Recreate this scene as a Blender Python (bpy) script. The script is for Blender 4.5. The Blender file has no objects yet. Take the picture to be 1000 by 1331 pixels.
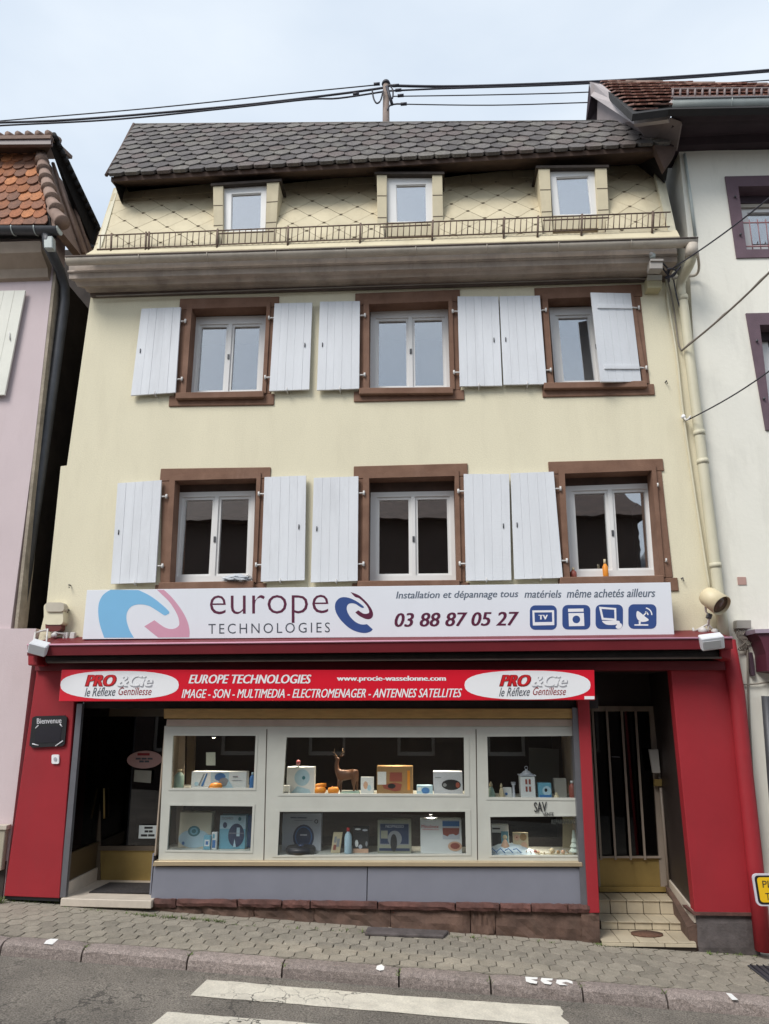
import bpy, bmesh, math, random
from mathutils import Vector, Matrix
rnd = random.Random(7)
scene = bpy.context.scene
COL = scene.collection
# ------------------------------------------------------------------ camera
FPX, CU, CV = 920.0, 500.0, 665.5
YAW, PITCH, ROLL = math.radians(3.0), math.radians(15.37), 0.0
CAM = Vector((0.0, -8.6, 2.27))
_F = Vector((-math.sin(YAW)*math.cos(PITCH), math.cos(YAW)*math.cos(PITCH), math.sin(PITCH)))
_R = Vector((math.cos(YAW), math.sin(YAW), 0.0))
_U = _R.cross(_F)
cd = bpy.data.cameras.new('camera'); cam = bpy.data.objects.new('camera', cd); COL.objects.link(cam)
cd.sensor_fit = 'HORIZONTAL'; cd.sensor_width = 36.0; cd.lens = FPX/1000.0*36.0
cd.clip_start = 0.05; cd.clip_end = 500
m3 = Matrix((_R, _U, -_F)).transposed()
cam.matrix_world = Matrix.Translation(CAM) @ m3.to_4x4()
scene.camera = cam
# ------------------------------------------------------------------ sky, sun, exposure
SUN_EL, SUN_AZ = math.radians(48), math.radians(218)      # azimuth: compass style, sun stands in front-left of the facade
w = bpy.data.worlds.new('World'); scene.world = w; w.use_nodes = True
nt = w.node_tree; nt.nodes.clear()
def N(t, **k):
    n = nt.nodes.new(t)
    for a, b in k.items(): setattr(n, a, b)
    return n
out = N('ShaderNodeOutputWorld'); bg = N('ShaderNodeBackground'); bg.inputs[1].default_value = 0.076
sky = N('ShaderNodeTexSky', sky_type='NISHITA'); sky.sun_disc = False
sky.sun_elevation = SUN_EL; sky.sun_rotation = SUN_AZ; sky.air_density = 1.0; sky.dust_density = 2.0
tc = N('ShaderNodeTexCoord'); mp = N('ShaderNodeMapping'); mp.inputs['Scale'].default_value = (1.0, 1.0, 2.6)
nz = N('ShaderNodeTexNoise'); nz.inputs['Scale'].default_value = 2.2; nz.inputs['Detail'].default_value = 5; nz.inputs['Roughness'].default_value = .5
cr = N('ShaderNodeValToRGB'); cr.color_ramp.elements[0].position = .3; cr.color_ramp.elements[1].position = .72
cr.color_ramp.elements[0].color = (4.5, 5.25, 6.2, 1); cr.color_ramp.elements[1].color = (6.2, 6.75, 7.3, 1)
mx = N('ShaderNodeMix', data_type='RGBA'); mx.inputs[0].default_value = .86
L = nt.links.new
L(tc.outputs['Generated'], mp.inputs[0]); L(mp.outputs[0], nz.inputs['Vector']); L(nz.outputs['Fac'], cr.inputs[0])
L(sky.outputs[0], mx.inputs[6]); L(cr.outputs[0], mx.inputs[7]); L(mx.outputs[2], bg.inputs[0]); L(bg.outputs[0], out.inputs[0])
sd = bpy.data.lights.new('sun', 'SUN'); sd.energy = 1.5; sd.angle = math.radians(26); sd.color = (1.0, .97, .92)
so = bpy.data.objects.new('sun', sd); COL.objects.link(so)
sdir = Vector((math.sin(SUN_AZ)*math.cos(SUN_EL), math.cos(SUN_AZ)*math.cos(SUN_EL), math.sin(SUN_EL)))
so.rotation_euler = sdir.to_track_quat('Z', 'Y').to_euler(); so.location = (0, -6, 14)
vs = scene.view_settings; vs.view_transform = 'Standard'; vs.look = 'None'; vs.exposure = 1.02; vs.gamma = 1; vs.use_curve_mapping = False

# ------------------------------------------------------------------ helpers
def at(u, v, Y=0.0):
    """point of the plane y=Y that the surveyed photo coordinate looks at"""
    d = _R*(u-CU) + _U*(CV-v) + _F*FPX
    return CAM + d*((Y-CAM.y)/d.y)

def mat(name, col, rough=.8, var=.12, scale=4.0, bump=.0, bscale=60, metal=0, col2=None, spec=.5, streak=0, rand=0, coat=0, dirt=None, dirtamt=0, randcols=None, crack=None, grain=None):
    m = bpy.data.materials.new(name); m.use_nodes = True; t = m.node_tree; n = t.nodes; l = t.links.new
    p = n['Principled BSDF']; p.inputs['Roughness'].default_value = rough; p.inputs['Metallic'].default_value = metal
    p.inputs['Specular IOR Level'].default_value = spec
    if coat: p.inputs['Coat Weight'].default_value = coat
    g = n.new('ShaderNodeNewGeometry')
    no = n.new('ShaderNodeTexNoise'); no.inputs['Scale'].default_value = scale; no.inputs['Detail'].default_value = 6; no.inputs['Roughness'].default_value = .62
    if streak:
        mpn = n.new('ShaderNodeMapping'); mpn.inputs['Scale'].default_value = (1, 1, 1.0/streak); l(g.outputs['Position'], mpn.inputs[0]); l(mpn.outputs[0], no.inputs['Vector'])
    else: l(g.outputs['Position'], no.inputs['Vector'])
    r = n.new('ShaderNodeValToRGB'); e = r.color_ramp.elements
    e[0].position = .3; e[1].position = .7
    c2 = col2 or tuple(c*(1+var) for c in col); c1 = tuple(c*(1-var) for c in col)
    e[0].color = (*c1, 1); e[1].color = (*c2, 1)
    l(no.outputs['Fac'], r.inputs[0]); last = r.outputs[0]
    if randcols:
        oi = n.new('ShaderNodeObjectInfo'); rr = n.new('ShaderNodeValToRGB'); rr.color_ramp.interpolation = 'CONSTANT'
        while len(rr.color_ramp.elements) < len(randcols): rr.color_ramp.elements.new(.5)
        for i, c in enumerate(randcols): rr.color_ramp.elements[i].position = i/len(randcols); rr.color_ramp.elements[i].color = (*c, 1)
        l(oi.outputs['Random'], rr.inputs[0])
        mm = n.new('ShaderNodeMix'); mm.data_type = 'RGBA'; mm.inputs[0].default_value = .45
        l(rr.outputs[0], mm.inputs[6]); l(last, mm.inputs[7]); last = mm.outputs[2]
    if rand:
        oi = n.new('ShaderNodeObjectInfo'); mr = n.new('ShaderNodeMapRange'); mr.inputs[3].default_value = 1-rand; mr.inputs[4].default_value = 1+rand
        l(oi.outputs['Random'], mr.inputs[0]); hs = n.new('ShaderNodeHueSaturation'); l(mr.outputs[0], hs.inputs['Value']); l(last, hs.inputs['Color']); last = hs.outputs[0]
    if dirtamt:
        n2 = n.new('ShaderNodeTexNoise'); n2.inputs['Scale'].default_value = 1.6; n2.inputs['Detail'].default_value = 9; n2.inputs['Roughness'].default_value = .7
        mpn = n.new('ShaderNodeMapping'); mpn.inputs['Scale'].default_value = (2.2, 2.2, .45); mpn.inputs['Location'].default_value = (3, 1, 5)
        l(g.outputs['Position'], mpn.inputs[0]); l(mpn.outputs[0], n2.inputs['Vector'])
        r2 = n.new('ShaderNodeValToRGB'); r2.color_ramp.elements[0].position = .5; r2.color_ramp.elements[1].position = .78
        r2.color_ramp.elements[0].color = (0, 0, 0, 1); r2.color_ramp.elements[1].color = (dirtamt,)*3+(1,)
        l(n2.outputs['Fac'], r2.inputs[0])
        mm = n.new('ShaderNodeMix'); mm.data_type = 'RGBA'; l(r2.outputs[0], mm.inputs[0]); l(last, mm.inputs[6]); mm.inputs[7].default_value = (*(dirt or tuple(c*.45 for c in col)), 1); last = mm.outputs[2]
    if crack:
        vo = n.new('ShaderNodeTexVoronoi'); vo.feature = 'DISTANCE_TO_EDGE'; vo.inputs['Scale'].default_value = crack[0]; nd = n.new('ShaderNodeTexNoise'); nd.inputs['Scale'].default_value = 5; nd.inputs['Detail'].default_value = 4
        ad = n.new('ShaderNodeMixRGB'); ad.blend_type = 'ADD'; ad.inputs[0].default_value = .35; l(g.outputs['Position'], ad.inputs[1]); l(nd.outputs['Color'], ad.inputs[2]); l(ad.outputs[0], vo.inputs['Vector']); l(g.outputs['Position'], nd.inputs['Vector'])
        rc = n.new('ShaderNodeValToRGB'); rc.color_ramp.elements[0].position = crack[1]*.4; rc.color_ramp.elements[1].position = crack[1]; rc.color_ramp.elements[0].color = (crack[2],)*3+(1,); rc.color_ramp.elements[1].color = (0, 0, 0, 1)
        n3 = n.new('ShaderNodeTexNoise'); n3.inputs['Scale'].default_value = .9; l(g.outputs['Position'], n3.inputs['Vector']); r3 = n.new('ShaderNodeValToRGB'); r3.color_ramp.elements[0].position = .42; r3.color_ramp.elements[1].position = .58
        l(n3.outputs['Fac'], r3.inputs[0]); mu = n.new('ShaderNodeMixRGB'); mu.blend_type = 'MULTIPLY'; mu.inputs[0].default_value = 1; l(vo.outputs['Distance'], rc.inputs[0]); l(rc.outputs[0], mu.inputs[1]); l(r3.outputs[0], mu.inputs[2])
        mm = n.new('ShaderNodeMix'); mm.data_type = 'RGBA'; l(mu.outputs[0], mm.inputs[0]); l(last, mm.inputs[6]); mm.inputs[7].default_value = (.035, .032, .028, 1); last = mm.outputs[2]
    if grain:
        ng = n.new('ShaderNodeTexNoise'); ng.inputs['Scale'].default_value = grain[0]; ng.inputs['Detail'].default_value = 3; l(g.outputs['Position'], ng.inputs['Vector'])
        rg = n.new('ShaderNodeMapRange'); rg.inputs[1].default_value = .3; rg.inputs[2].default_value = .7; rg.inputs[3].default_value = 1-grain[1]; rg.inputs[4].default_value = 1+grain[1]; l(ng.outputs['Fac'], rg.inputs[0])
        hg = n.new('ShaderNodeHueSaturation'); l(rg.outputs[0], hg.inputs['Value']); l(last, hg.inputs['Color']); last = hg.outputs[0]
    l(last, p.inputs['Base Color'])
    if bump:
        nb = n.new('ShaderNodeTexNoise'); nb.inputs['Scale'].default_value = bscale; nb.inputs['Detail'].default_value = 5; nb.inputs['Roughness'].default_value = .6
        l(g.outputs['Position'], nb.inputs['Vector'])
        b = n.new('ShaderNodeBump'); b.inputs['Strength'].default_value = bump; b.inputs['Distance'].default_value = .01
        l(nb.outputs['Fac'], b.inputs['Height']); l(b.outputs[0], p.inputs['Normal'])
    return m

def glass(name, refl, tint=(1, 1, 1), wob=0.0):
    m = bpy.data.materials.new(name); m.use_nodes = True; t = m.node_tree; n = t.nodes; n.clear(); l = t.links.new
    o = n.new('ShaderNodeOutputMaterial'); x = n.new('ShaderNodeMixShader'); a = n.new('ShaderNodeBsdfTransparent'); b = n.new('ShaderNodeBsdfGlossy')
    a.inputs[0].default_value = (*tint, 1); b.inputs['Roughness'].default_value = .01
    x.inputs[0].default_value = refl
    l(a.outputs[0], x.inputs[1]); l(b.outputs[0], x.inputs[2]); l(x.outputs[0], o.inputs[0])
    if wob:
        g = n.new('ShaderNodeNewGeometry'); nb = n.new('ShaderNodeTexNoise'); nb.inputs['Scale'].default_value = 2.5
        l(g.outputs['Position'], nb.inputs['Vector']); bp = n.new('ShaderNodeBump'); bp.inputs['Strength'].default_value = wob; bp.inputs['Distance'].default_value = .02
        l(nb.outputs['Fac'], bp.inputs['Height']); l(bp.outputs[0], b.inputs['Normal'])
    return m

def emis(name, col, s):
    m = bpy.data.materials.new(name); m.use_nodes = True; p = m.node_tree.nodes['Principled BSDF']
    p.inputs['Emission Color'].default_value = (*col, 1); p.inputs['Emission Strength'].default_value = s; return m

M = {}
def wpos(o):   # all object parents are translated only
    v = Vector((0, 0, 0))
    while o: v += o.location if o.type == 'EMPTY' and not o.parent else Vector((0, 0, 0)); o = o.parent
    return v
def setparent(o, parent):
    if parent:
        o.parent = parent
        if parent.type == 'EMPTY': o.matrix_parent_inverse = Matrix.Translation(-parent['_w'] if False else -Vector(W[parent.name]))
W = {}
def tag(o, label=None, cat=None, group=None, kind=None):
    if label: o['label'] = label
    if cat: o['category'] = cat
    if group: o['group'] = group
    if kind: o['kind'] = kind
    return o
def empty(name, loc, parent=None):
    o = bpy.data.objects.new(name, None); COL.objects.link(o); o.empty_display_size = .2
    W[o.name] = tuple(loc)
    if parent: setparent(o, parent)
    o.location = loc
    return o
def thing(name, label, cat, loc, group=None):
    return tag(empty(name, Vector(loc)), label, cat, group)
def link(name, me, m, parent=None):
    if m is not None and not me.materials: me.materials.append(M[m] if isinstance(m, str) else m)
    o = bpy.data.objects.new(name, me); COL.objects.link(o); setparent(o, parent); return o
def frombm(name, bm, m, parent=None, smooth=False, bev=0):
    bmesh.ops.recalc_face_normals(bm, faces=bm.faces)
    if bev:
        ed = [e for e in bm.edges if len(e.link_faces) == 2 and e.calc_face_angle(0) > .5]
        try: bmesh.ops.bevel(bm, geom=ed, offset=bev, segments=1, affect='EDGES', clamp_overlap=True)
        except Exception: pass
    me = bpy.data.meshes.new(name); bm.to_mesh(me); bm.free()
    if smooth:
        for p in me.polygons: p.use_smooth = True
    return link(name, me, m, parent)
def add_hull(bm, front, back):
    """closed solid from matching front/back loops (convex or planar n-gon)"""
    f = [bm.verts.new(p) for p in front]; b = [bm.verts.new(p) for p in back]; n = len(f)
    bm.faces.new(f); bm.faces.new(b[::-1])
    for i in range(n): bm.faces.new((f[i], b[i], b[(i+1) % n], f[(i+1) % n]))
def prism(name, pts, depth, m, parent=None, bev=0, dirv=(0, 1, 0)):
    bm = bmesh.new(); d = Vector(dirv)*depth
    if len(pts) > 4: add_holes(bm, [pts], d)
    else: add_hull(bm, pts, [Vector(p)+d for p in pts])
    return frombm(name, bm, m, parent, bev=bev)
def add_holes(bm, loops, d):
    """polygon with holes (loops[0] outer), thickness vector d"""
    allE = []; F = []; B = []
    for lp in loops:
        vs_ = [bm.verts.new(p) for p in lp]; F.append(vs_)
        allE += [bm.edges.new((vs_[i], vs_[(i+1) % len(vs_)])) for i in range(len(vs_))]
    r = bmesh.ops.triangle_fill(bm, use_beauty=True, use_dissolve=False, edges=allE)
    faces = [g for g in r['geom'] if isinstance(g, bmesh.types.BMFace)]
    mp_ = {}
    for vs_ in F:
        for v in vs_: mp_[v] = bm.verts.new(v.co + d)
    for f in faces:
        bm.faces.new([mp_[v] for v in reversed(f.verts)])
    for vs_ in F:
        n = len(vs_)
        for i in range(n):
            a, b = vs_[i], vs_[(i+1) % n]; bm.faces.new((a, b, mp_[b], mp_[a]))
def holed(name, loops, depth, m, parent=None):
    bm = bmesh.new(); add_holes(bm, loops, Vector((0, depth, 0))); return frombm(name, bm, m, parent)
def Qw(px, Y):      # px: TL,TR,BR,BL
    return [at(u, v, Y) for u, v in px]
def R4(x0, y0, x1, y1): return [(x0, y0), (x1, y0), (x1, y1), (x0, y1)]
def qbox(name, px, Y, depth, m, parent=None, bev=0):
    return prism(name, Qw(px, Y), depth, m, parent, bev)
def bil(q, s, t):
    a = q[0].lerp(q[1], s); b = q[3].lerp(q[2], s); return a.lerp(b, t)
def sub(q, s0, t0, s1, t1, dy=0.0):
    o = Vector((0, dy, 0)); return [bil(q, s0, t0)+o, bil(q, s1, t0)+o, bil(q, s1, t1)+o, bil(q, s0, t1)+o]
def sbox(name, q, s0, t0, s1, t1, dy, depth, m, parent, bev=0):
    return prism(name, sub(q, s0, t0, s1, t1, dy), depth, m, parent, bev)
def add_tube(bm, pts, r, seg=8, cap=True):
    pts = [Vector(p) for p in pts]; rings = []
    for i, p in enumerate(pts):
        d = (pts[min(i+1, len(pts)-1)] - pts[max(i-1, 0)]).normalized()
        up = Vector((0, 0, 1)) if abs(d.z) < .9 else Vector((0, 1, 0))
        a = d.cross(up).normalized(); b = d.cross(a)
        rr = r[i] if isinstance(r, (list, tuple)) else r
        rings.append([bm.verts.new(p + (a*math.cos(2*math.pi*k/seg) + b*math.sin(2*math.pi*k/seg))*rr) for k in range(seg)])
    for i in range(len(rings)-1):
        for k in range(seg): bm.faces.new((rings[i][k], rings[i][(k+1) % seg], rings[i+1][(k+1) % seg], rings[i+1][k]))
    if cap:
        bm.faces.new(rings[0][::-1]); bm.faces.new(rings[-1])
def tube(name, pts, r, m, parent=None, seg=8):
    bm = bmesh.new(); add_tube(bm, pts, r, seg); return frombm(name, bm, m, parent, smooth=True)
def add_box(bm, x0, x1, y0, y1, z0, z1):
    add_hull(bm, [(x0, y0, z0), (x1, y0, z0), (x1, y0, z1), (x0, y0, z1)], [(x0, y1, z0), (x1, y1, z0), (x1, y1, z1), (x0, y1, z1)])
def box(name, x0, x1, y0, y1, z0, z1, m, parent=None, bev=0):
    bm = bmesh.new(); add_box(bm, x0, x1, y0, y1, z0, z1); return frombm(name, bm, m, parent, bev=bev)
def lathe(name, base, prof, m, parent=None, seg=16, axis=None):
    """prof: (radius, height) along axis"""
    ax = Vector(axis or (0, 0, 1)).normalized(); q = Vector((0, 0, 1)).rotation_difference(ax)
    bm = bmesh.new(); rings = []
    for r, h in prof:
        rings.append([bm.verts.new(Vector(base) + q @ Vector((math.cos(2*math.pi*k/seg)*r, math.sin(2*math.pi*k/seg)*r, h))) for k in range(seg)])
    for i in range(len(rings)-1):
        for k in range(seg): bm.faces.new((rings[i][k], rings[i][(k+1) % seg], rings[i+1][(k+1) % seg], rings[i+1][k]))
    bm.faces.new(rings[0][::-1]); bm.faces.new(rings[-1])
    return frombm(name, bm, m, parent, smooth=True)
def smoothpx(pts, n=5):
    """closed Catmull-Rom; repeat a point to make a corner"""
    o = []; k = len(pts)
    for i in range(k):
        p0, p1, p2, p3 = pts[i-1], pts[i], pts[(i+1) % k], pts[(i+2) % k]
        if p1 == p2: continue
        for j in range(n):
            t = j/n; t2 = t*t; t3 = t2*t
            o.append(tuple(.5*((2*p1[c]) + (-p0[c]+p2[c])*t + (2*p0[c]-5*p1[c]+4*p2[c]-p3[c])*t2 + (-p0[c]+3*p1[c]-3*p2[c]+p3[c])*t3) for c in (0, 1)))
    r = []
    for p in o:
        if not r or (abs(p[0]-r[-1][0])+abs(p[1]-r[-1][1])) > .03: r.append(p)
    return r
def shape(name, px, Y, depth, m, parent=None, smooth=False, holes=()):
    if smooth: px = smoothpx(px)
    loops = [[at(u, v, Y) for u, v in px]] + [[at(u, v, Y) for u, v in h] for h in holes]
    return holed(name, loops, depth, m, parent)
def ellpx(cx, cy, rx, ry, n=28, rot=0):
    return [(cx+rx*math.cos(a)*math.cos(rot)-ry*math.sin(a)*math.sin(rot), cy+rx*math.cos(a)*math.sin(rot)+ry*math.sin(a)*math.cos(rot)) for a in [2*math.pi*i/n for i in range(n)]]
def rrpx(x0, y0, x1, y1, r):
    o = []
    for cx, cy, a0 in ((x1-r, y0+r, -90), (x1-r, y1-r, 0), (x0+r, y1-r, 90), (x0+r, y0+r, 180)):
        for k in range(5):
            a = math.radians(a0+k*22.5); o.append((cx+r*math.cos(a), cy+r*math.sin(a)))
    return o
def text(s, q, m, parent, bold=0.0, shear=0.0, name='lettering', th=.0008, spacing=1.0, dy=0.0):
    """q: world quad TL,TR,BR,BL that the glyphs fill exactly"""
    cu = bpy.data.curves.new('t', 'FONT'); cu.body = s; cu.size = 1; cu.offset = min(bold, 0.0); cu.shear = shear; cu.resolution_u = 3; cu.extrude = .01; cu.space_character = spacing
    o = bpy.data.objects.new('t', cu); COL.objects.link(o); bpy.context.view_layer.update()
    me = bpy.data.meshes.new_from_object(o.evaluated_get(bpy.context.evaluated_depsgraph_get()))
    bpy.data.objects.remove(o); bpy.data.curves.remove(cu)
    xs = [v.co.x for v in me.vertices]; ys = [v.co.y for v in me.vertices]
    x0, x1, y0, y1 = min(xs), max(xs), min(ys), max(ys)
    ext = max(0, bold-.002)*1.3; shifts = [0.0] if ext <= 0 else [-ext, ext] if ext < .02 else [-ext, 0.0, ext]
    sx = (x1-x0); base = bmesh.new(); base.from_mesh(me)
    outb = bmesh.new()
    for i, sh in enumerate(shifts):
        tmp = me.copy()
        for v in tmp.vertices:
            u_ = ((v.co.x-x0)*(1-2*ext/sx)+ext+sh)/sx; p = bil(q, u_, (y1-v.co.y)/(y1-y0)); v.co = p + Vector((0, dy + (-th-i*.0004 if v.co.z > 0 else 0), 0))
        outb.from_mesh(tmp); bpy.data.meshes.remove(tmp)
    outb.to_mesh(me); outb.free(); base.free()
    me.name = name; me.materials.clear()
    return link(name, me, m, parent)
def clip2(poly, region):
    def area(p): return sum(p[i][0]*p[(i+1) % len(p)][1]-p[(i+1) % len(p)][0]*p[i][1] for i in range(len(p)))
    if area(region) < 0: region = region[::-1]
    outp = list(poly)
    for i in range(len(region)):
        a, b = region[i], region[(i+1) % len(region)]
        ins = lambda p: (b[0]-a[0])*(p[1]-a[1])-(b[1]-a[1])*(p[0]-a[0]) >= -1e-9
        inp, outp = outp, []
        for j in range(len(inp)):
            p, q = inp[j], inp[(j+1) % len(inp)]
            pi, qi = ins(p), ins(q)
            if pi: outp.append(p)
            if pi != qi:
                dx, dy = q[0]-p[0], q[1]-p[1]
                den = (b[0]-a[0])*dy-(b[1]-a[1])*dx
                t = -((b[0]-a[0])*(p[1]-a[1])-(b[1]-a[1])*(p[0]-a[0]))/den
                outp.append((p[0]+dx*t, p[1]+dy*t))
        if len(outp) < 3: return []
    res = []
    for p in outp:
        if not res or abs(p[0]-res[-1][0])+abs(p[1]-res[-1][1]) > 1e-5: res.append(p)
    if abs(area(res)) < 1e-5 or len(res) < 3: return []
    return res
def plane_frame(O, P, T):
    U = (P-O).normalized(); V = (T-O); V = (V-U*V.dot(U)).normalized(); Nn = U.cross(V)
    m = Matrix((U, V, Nn)).transposed().to_4x4(); m.translation = O; return m
def tiles(name, m, parent, Fm, region, shape2, cells, th, tilt=0.0, lift=0.0, jit=0.0, limit=300, bev=0, sink=0.002, prio=None):
    """lay pieces (each an object) on the plane Fm; cells = centres; shape2 = outline round the centre"""
    shared = None; cells = sorted(cells, key=prio) if prio else cells; done = 0; rest = None; made = []
    for (cx, cy) in cells:
        full = [(cx+x, cy+y) for x, y in shape2]
        c = clip2(full, region)
        if len(c) < 3: continue
        inside = len(c) == len(full) and all(min(abs(a[0]-b[0])+abs(a[1]-b[1]) for b in full) < 1e-4 for a in c)
        loc = [(x-cx, y-cy) for x, y in c]
        zj = lift + rnd.uniform(-jit, jit)
        X = Fm @ Matrix.Translation((cx, cy, zj)) @ Matrix.Rotation(tilt + rnd.uniform(-jit, jit)*2, 4, 'X') @ Matrix.Rotation(rnd.uniform(-jit, jit)*2, 4, 'Y')
        def build(bm, L_, X_):
            add_hull(bm, [X_ @ Vector((x, y, th)) for x, y in L_], [X_ @ Vector((x, y, -sink)) for x, y in L_])
        if done >= limit:
            if rest is None: rest = bmesh.new()
            build(rest, loc, X); continue
        if inside:
            if shared is None:
                bm = bmesh.new(); build(bm, shape2, Matrix.Identity(4))
                if bev:
                    top = [e for e in bm.edges if all(v.co.z > th-1e-6 for v in e.verts)]
                    bmesh.ops.bevel(bm, geom=top, offset=bev, segments=1, affect='EDGES')
                bmesh.ops.recalc_face_normals(bm, faces=bm.faces)
                shared = bpy.data.meshes.new(name); bm.to_mesh(shared); bm.free()
            o = link(name, shared, m, parent)
        else:
            bm = bmesh.new(); build(bm, loc, Matrix.Identity(4)); 
            o = frombm(name, bm, m, parent)
        o.matrix_basis = X; o['_placed'] = 1
        made.append(o); done += 1
    if rest is not None:
        o = frombm(name, rest, m, parent); o['kind'] = 'stuff'; made.append(o)
    return made

# ------------------------------------------------------------------ materials
M['cream'] = mat('cream_render', (.745, .685, .51), .92, .04, 1.3, .35, 55, streak=2.5, dirt=(.55, .49, .36), dirtamt=.28, grain=(60, .04))
M['white_render'] = mat('white_render', (.80, .775, .69),   .9, .04, 1.1, .3, 16, streak=2, dirt=(.5, .48, .42), dirtamt=.4)
M['pink'] = mat('pink_render', (.62, .515, .525), .9, .04, 1.0, .2, 60, dirt=(.45, .36, .35), dirtamt=.3)
M['rough_plaster'] = mat('rough_plaster', (.33, .28, .22), .95, .3, 5, .8, 20)
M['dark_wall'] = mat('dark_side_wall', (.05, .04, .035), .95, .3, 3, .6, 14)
M['sandstone'] = mat('brown_sandstone', (.185, .093, .058), .85, .2, 3, .35, 60, col2=(.235, .13, .085), dirt=(.40, .26, .20), dirtamt=.22)
M['purple_stone'] = mat('purple_stone', (.13, .085, .105), .85, .15, 4, .3, 50)
M['pvc'] = mat('white_pvc', (.74, .73, .715), .35, .02, 3)
M['shutter'] = mat('shutter_paint', (.70, .715, .745), .6, .05, 5, .25, 40, streak=6, dirt=(.36, .36, .38), dirtamt=.3)
M['pin'] = mat('painted_pin', (.62, .60, .58), .5, .1, 8)
M['cornice'] = mat('cornice_wood', (.44, .37, .315), .8, .25, 2.5, .3, 30, dirt=(.16, .125, .105), dirtamt=.6)
M['cornice_dark'] = mat('cornice_dark', (.12, .09, .075), .85, .3, 3, .3, 30)
M['gutter'] = mat('gutter_paint', (.52, .46, .385), .6, .15, 3, .1, 40, dirt=(.28, .24, .19), dirtamt=.55)
M['pipe'] = mat('pipe_cream', (.60, .56, .42), .55, .06, 3, dirt=(.4, .35, .2), dirtamt=.3)
M['slate'] = mat('slate', (.105, .09, .085), .8, .4, 14, .6, 60, rand=.25, randcols=[(.12, .105, .10), (.085, .075, .075), (.14, .125, .12), (.11, .082, .075), (.12, .11, .095)], dirt=(.24, .23, .19), dirtamt=.6, grain=(45, .3))
M['slate_base'] = mat('roof_underlay', (.02, .018, .018), .9, .2)
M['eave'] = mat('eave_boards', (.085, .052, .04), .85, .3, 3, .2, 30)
M['cladding'] = mat('cladding_panel', (.60, .525, .365), .8, .08, 3, .15, 60, rand=.05, dirt=(.38, .30, .18), dirtamt=.4)
M['clad_base'] = mat('cladding_joint', (.12, .09, .06), .9, .1)
M['rail'] = mat('rusty_rail', (.14, .095, .07), .8, .3, 20)
M['red'] = mat('red_paint', (.32, .022, .03), .55, .07, 2.0, .35, 160, spec=.3, dirt=(.24, .035, .04), dirtamt=.4)
M['red_dark'] = mat('red_paint_dark', (.15, .014, .02), .5, .1, 3, spec=.35)
M['sign_red'] = mat('sign_red', (.66, .012, .03), .3, .02, 2)
M['sign_white'] = mat('sign_white', (.76, .78, .83), .35, .015, 1.5, dirt=(.62, .63, .66), dirtamt=.2)
M['white'] = mat('white_print', (.82, .82, .84), .4, .01)
M['black'] = mat('black_plastic', (.012, .012, .014), .45, .1)
M['black_print'] = mat('black_print', (.02, .02, .022), .6, .05)
M['void'] = mat('dark_room', (.012, .010, .010), .95, .2)
M['awning'] = mat('rolled_awning', (.02, .014, .013), .8, .4, 8)
M['alu'] = mat('aluminium', (.20, .20, .22), .4, .08, 6, metal=.6)
M['frame_white'] = mat('shop_frame_paint', (.47, .475, .43), .5, .06, 3, dirt=(.42, .41, .36), dirtamt=.3)
M['shutter_box'] = mat('varnished_board', (.42, .27, .10), .5, .15, 6, streak=.2)
M['slat_box'] = mat('beige_shutter_rail', (.36, .29, .24), .6, .08, 6)
M['brass'] = mat('brass_panel', (.38, .27, .095), .38, .12, 2.5, metal=.45, dirt=(.15, .1, .03), dirtamt=.5)
M['brass_sill'] = mat('brass_sill', (.62, .5, .33), .3, .06, 4, metal=.6)
M['riser'] = mat('grey_panel', (.20, .205, .245), .5, .05, 3, .1, 90)
M['redstone'] = mat('red_stone', (.12, .052, .042), .85, .4, 7, .9, 25, rand=.2, dirt=(.06, .035, .03), dirtamt=.7)
M['basestone'] = mat('base_stone', (.11, .065, .048), .9, .4, 5, 1.0, 14, rand=.15, dirt=(.085, .06, .045), dirtamt=.8)
M['greystone'] = mat('grey_stone', (.095, .08, .078), .9, .3, 8, .6, 40)
M['tile'] = mat('cream_tile', (.50, .43, .315), .4, .1, 5, rand=.08, dirt=(.35, .27, .15), dirtamt=.4)
M['grout'] = mat('grout', (.06, .045, .035), .9)
M['threshold'] = mat('threshold_stone', (.55, .48, .40), .6, .1, 6)
M['paver'] = mat('paver', (.26, .232, .188), .9, .14, 9, .5, 90, rand=.14, dirt=(.12, .115, .085), dirtamt=.5, grain=(90, .2))
M['joint'] = mat('paving_joint', (.07, .065, .045), .95, .3, 12, .4, 80, col2=(.085, .095, .045))
M['kerb'] = mat('kerb_granite', (.26, .215, .195), .9, .3, 30, .9, 50, rand=.15, dirt=(.10, .085, .07), dirtamt=.5, grain=(120, .35))
M['asphalt'] = mat('asphalt', (.175, .156, .132), .92, .28, 1.3, .8, 130, dirt=(.085, .078, .07), dirtamt=.6, crack=(1.1, .012, .7), grain=(75, .6))
M['roadpaint'] = mat('road_paint', (.62, .58, .49), .7, .12, 6, .3, 60, dirt=(.25, .23, .2), dirtamt=.55, crack=(4.5, .03, .9), grain=(70, .12))
M['paint_mark'] = mat('paint_mark', (.8, .8, .78), .7, .05)
M['grass'] = mat('weed', (.10, .15, .03), .8, .4, 20)
M['tile_orange'] = mat('clay_tile', (.30, .115, .05), .85, .3, 12, .5, 50, rand=.22, randcols=[(.40, .14, .05), (.30, .11, .05), (.12, .08, .07), (.36, .13, .06), (.50, .20, .08), (.16, .085, .065), (.26, .11, .07)], dirt=(.12, .08, .06), dirtamt=.6, grain=(40, .25))
M['hip_tile'] = mat('hip_tile', (.25, .17, .135), .85, .2, 6, .4, 40, rand=.12)
M['tile_red'] = mat('red_roof_tile', (.24, .105, .085), .8, .25, 12, .3, 50, rand=.15, col2=(.36, .20, .15))
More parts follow.
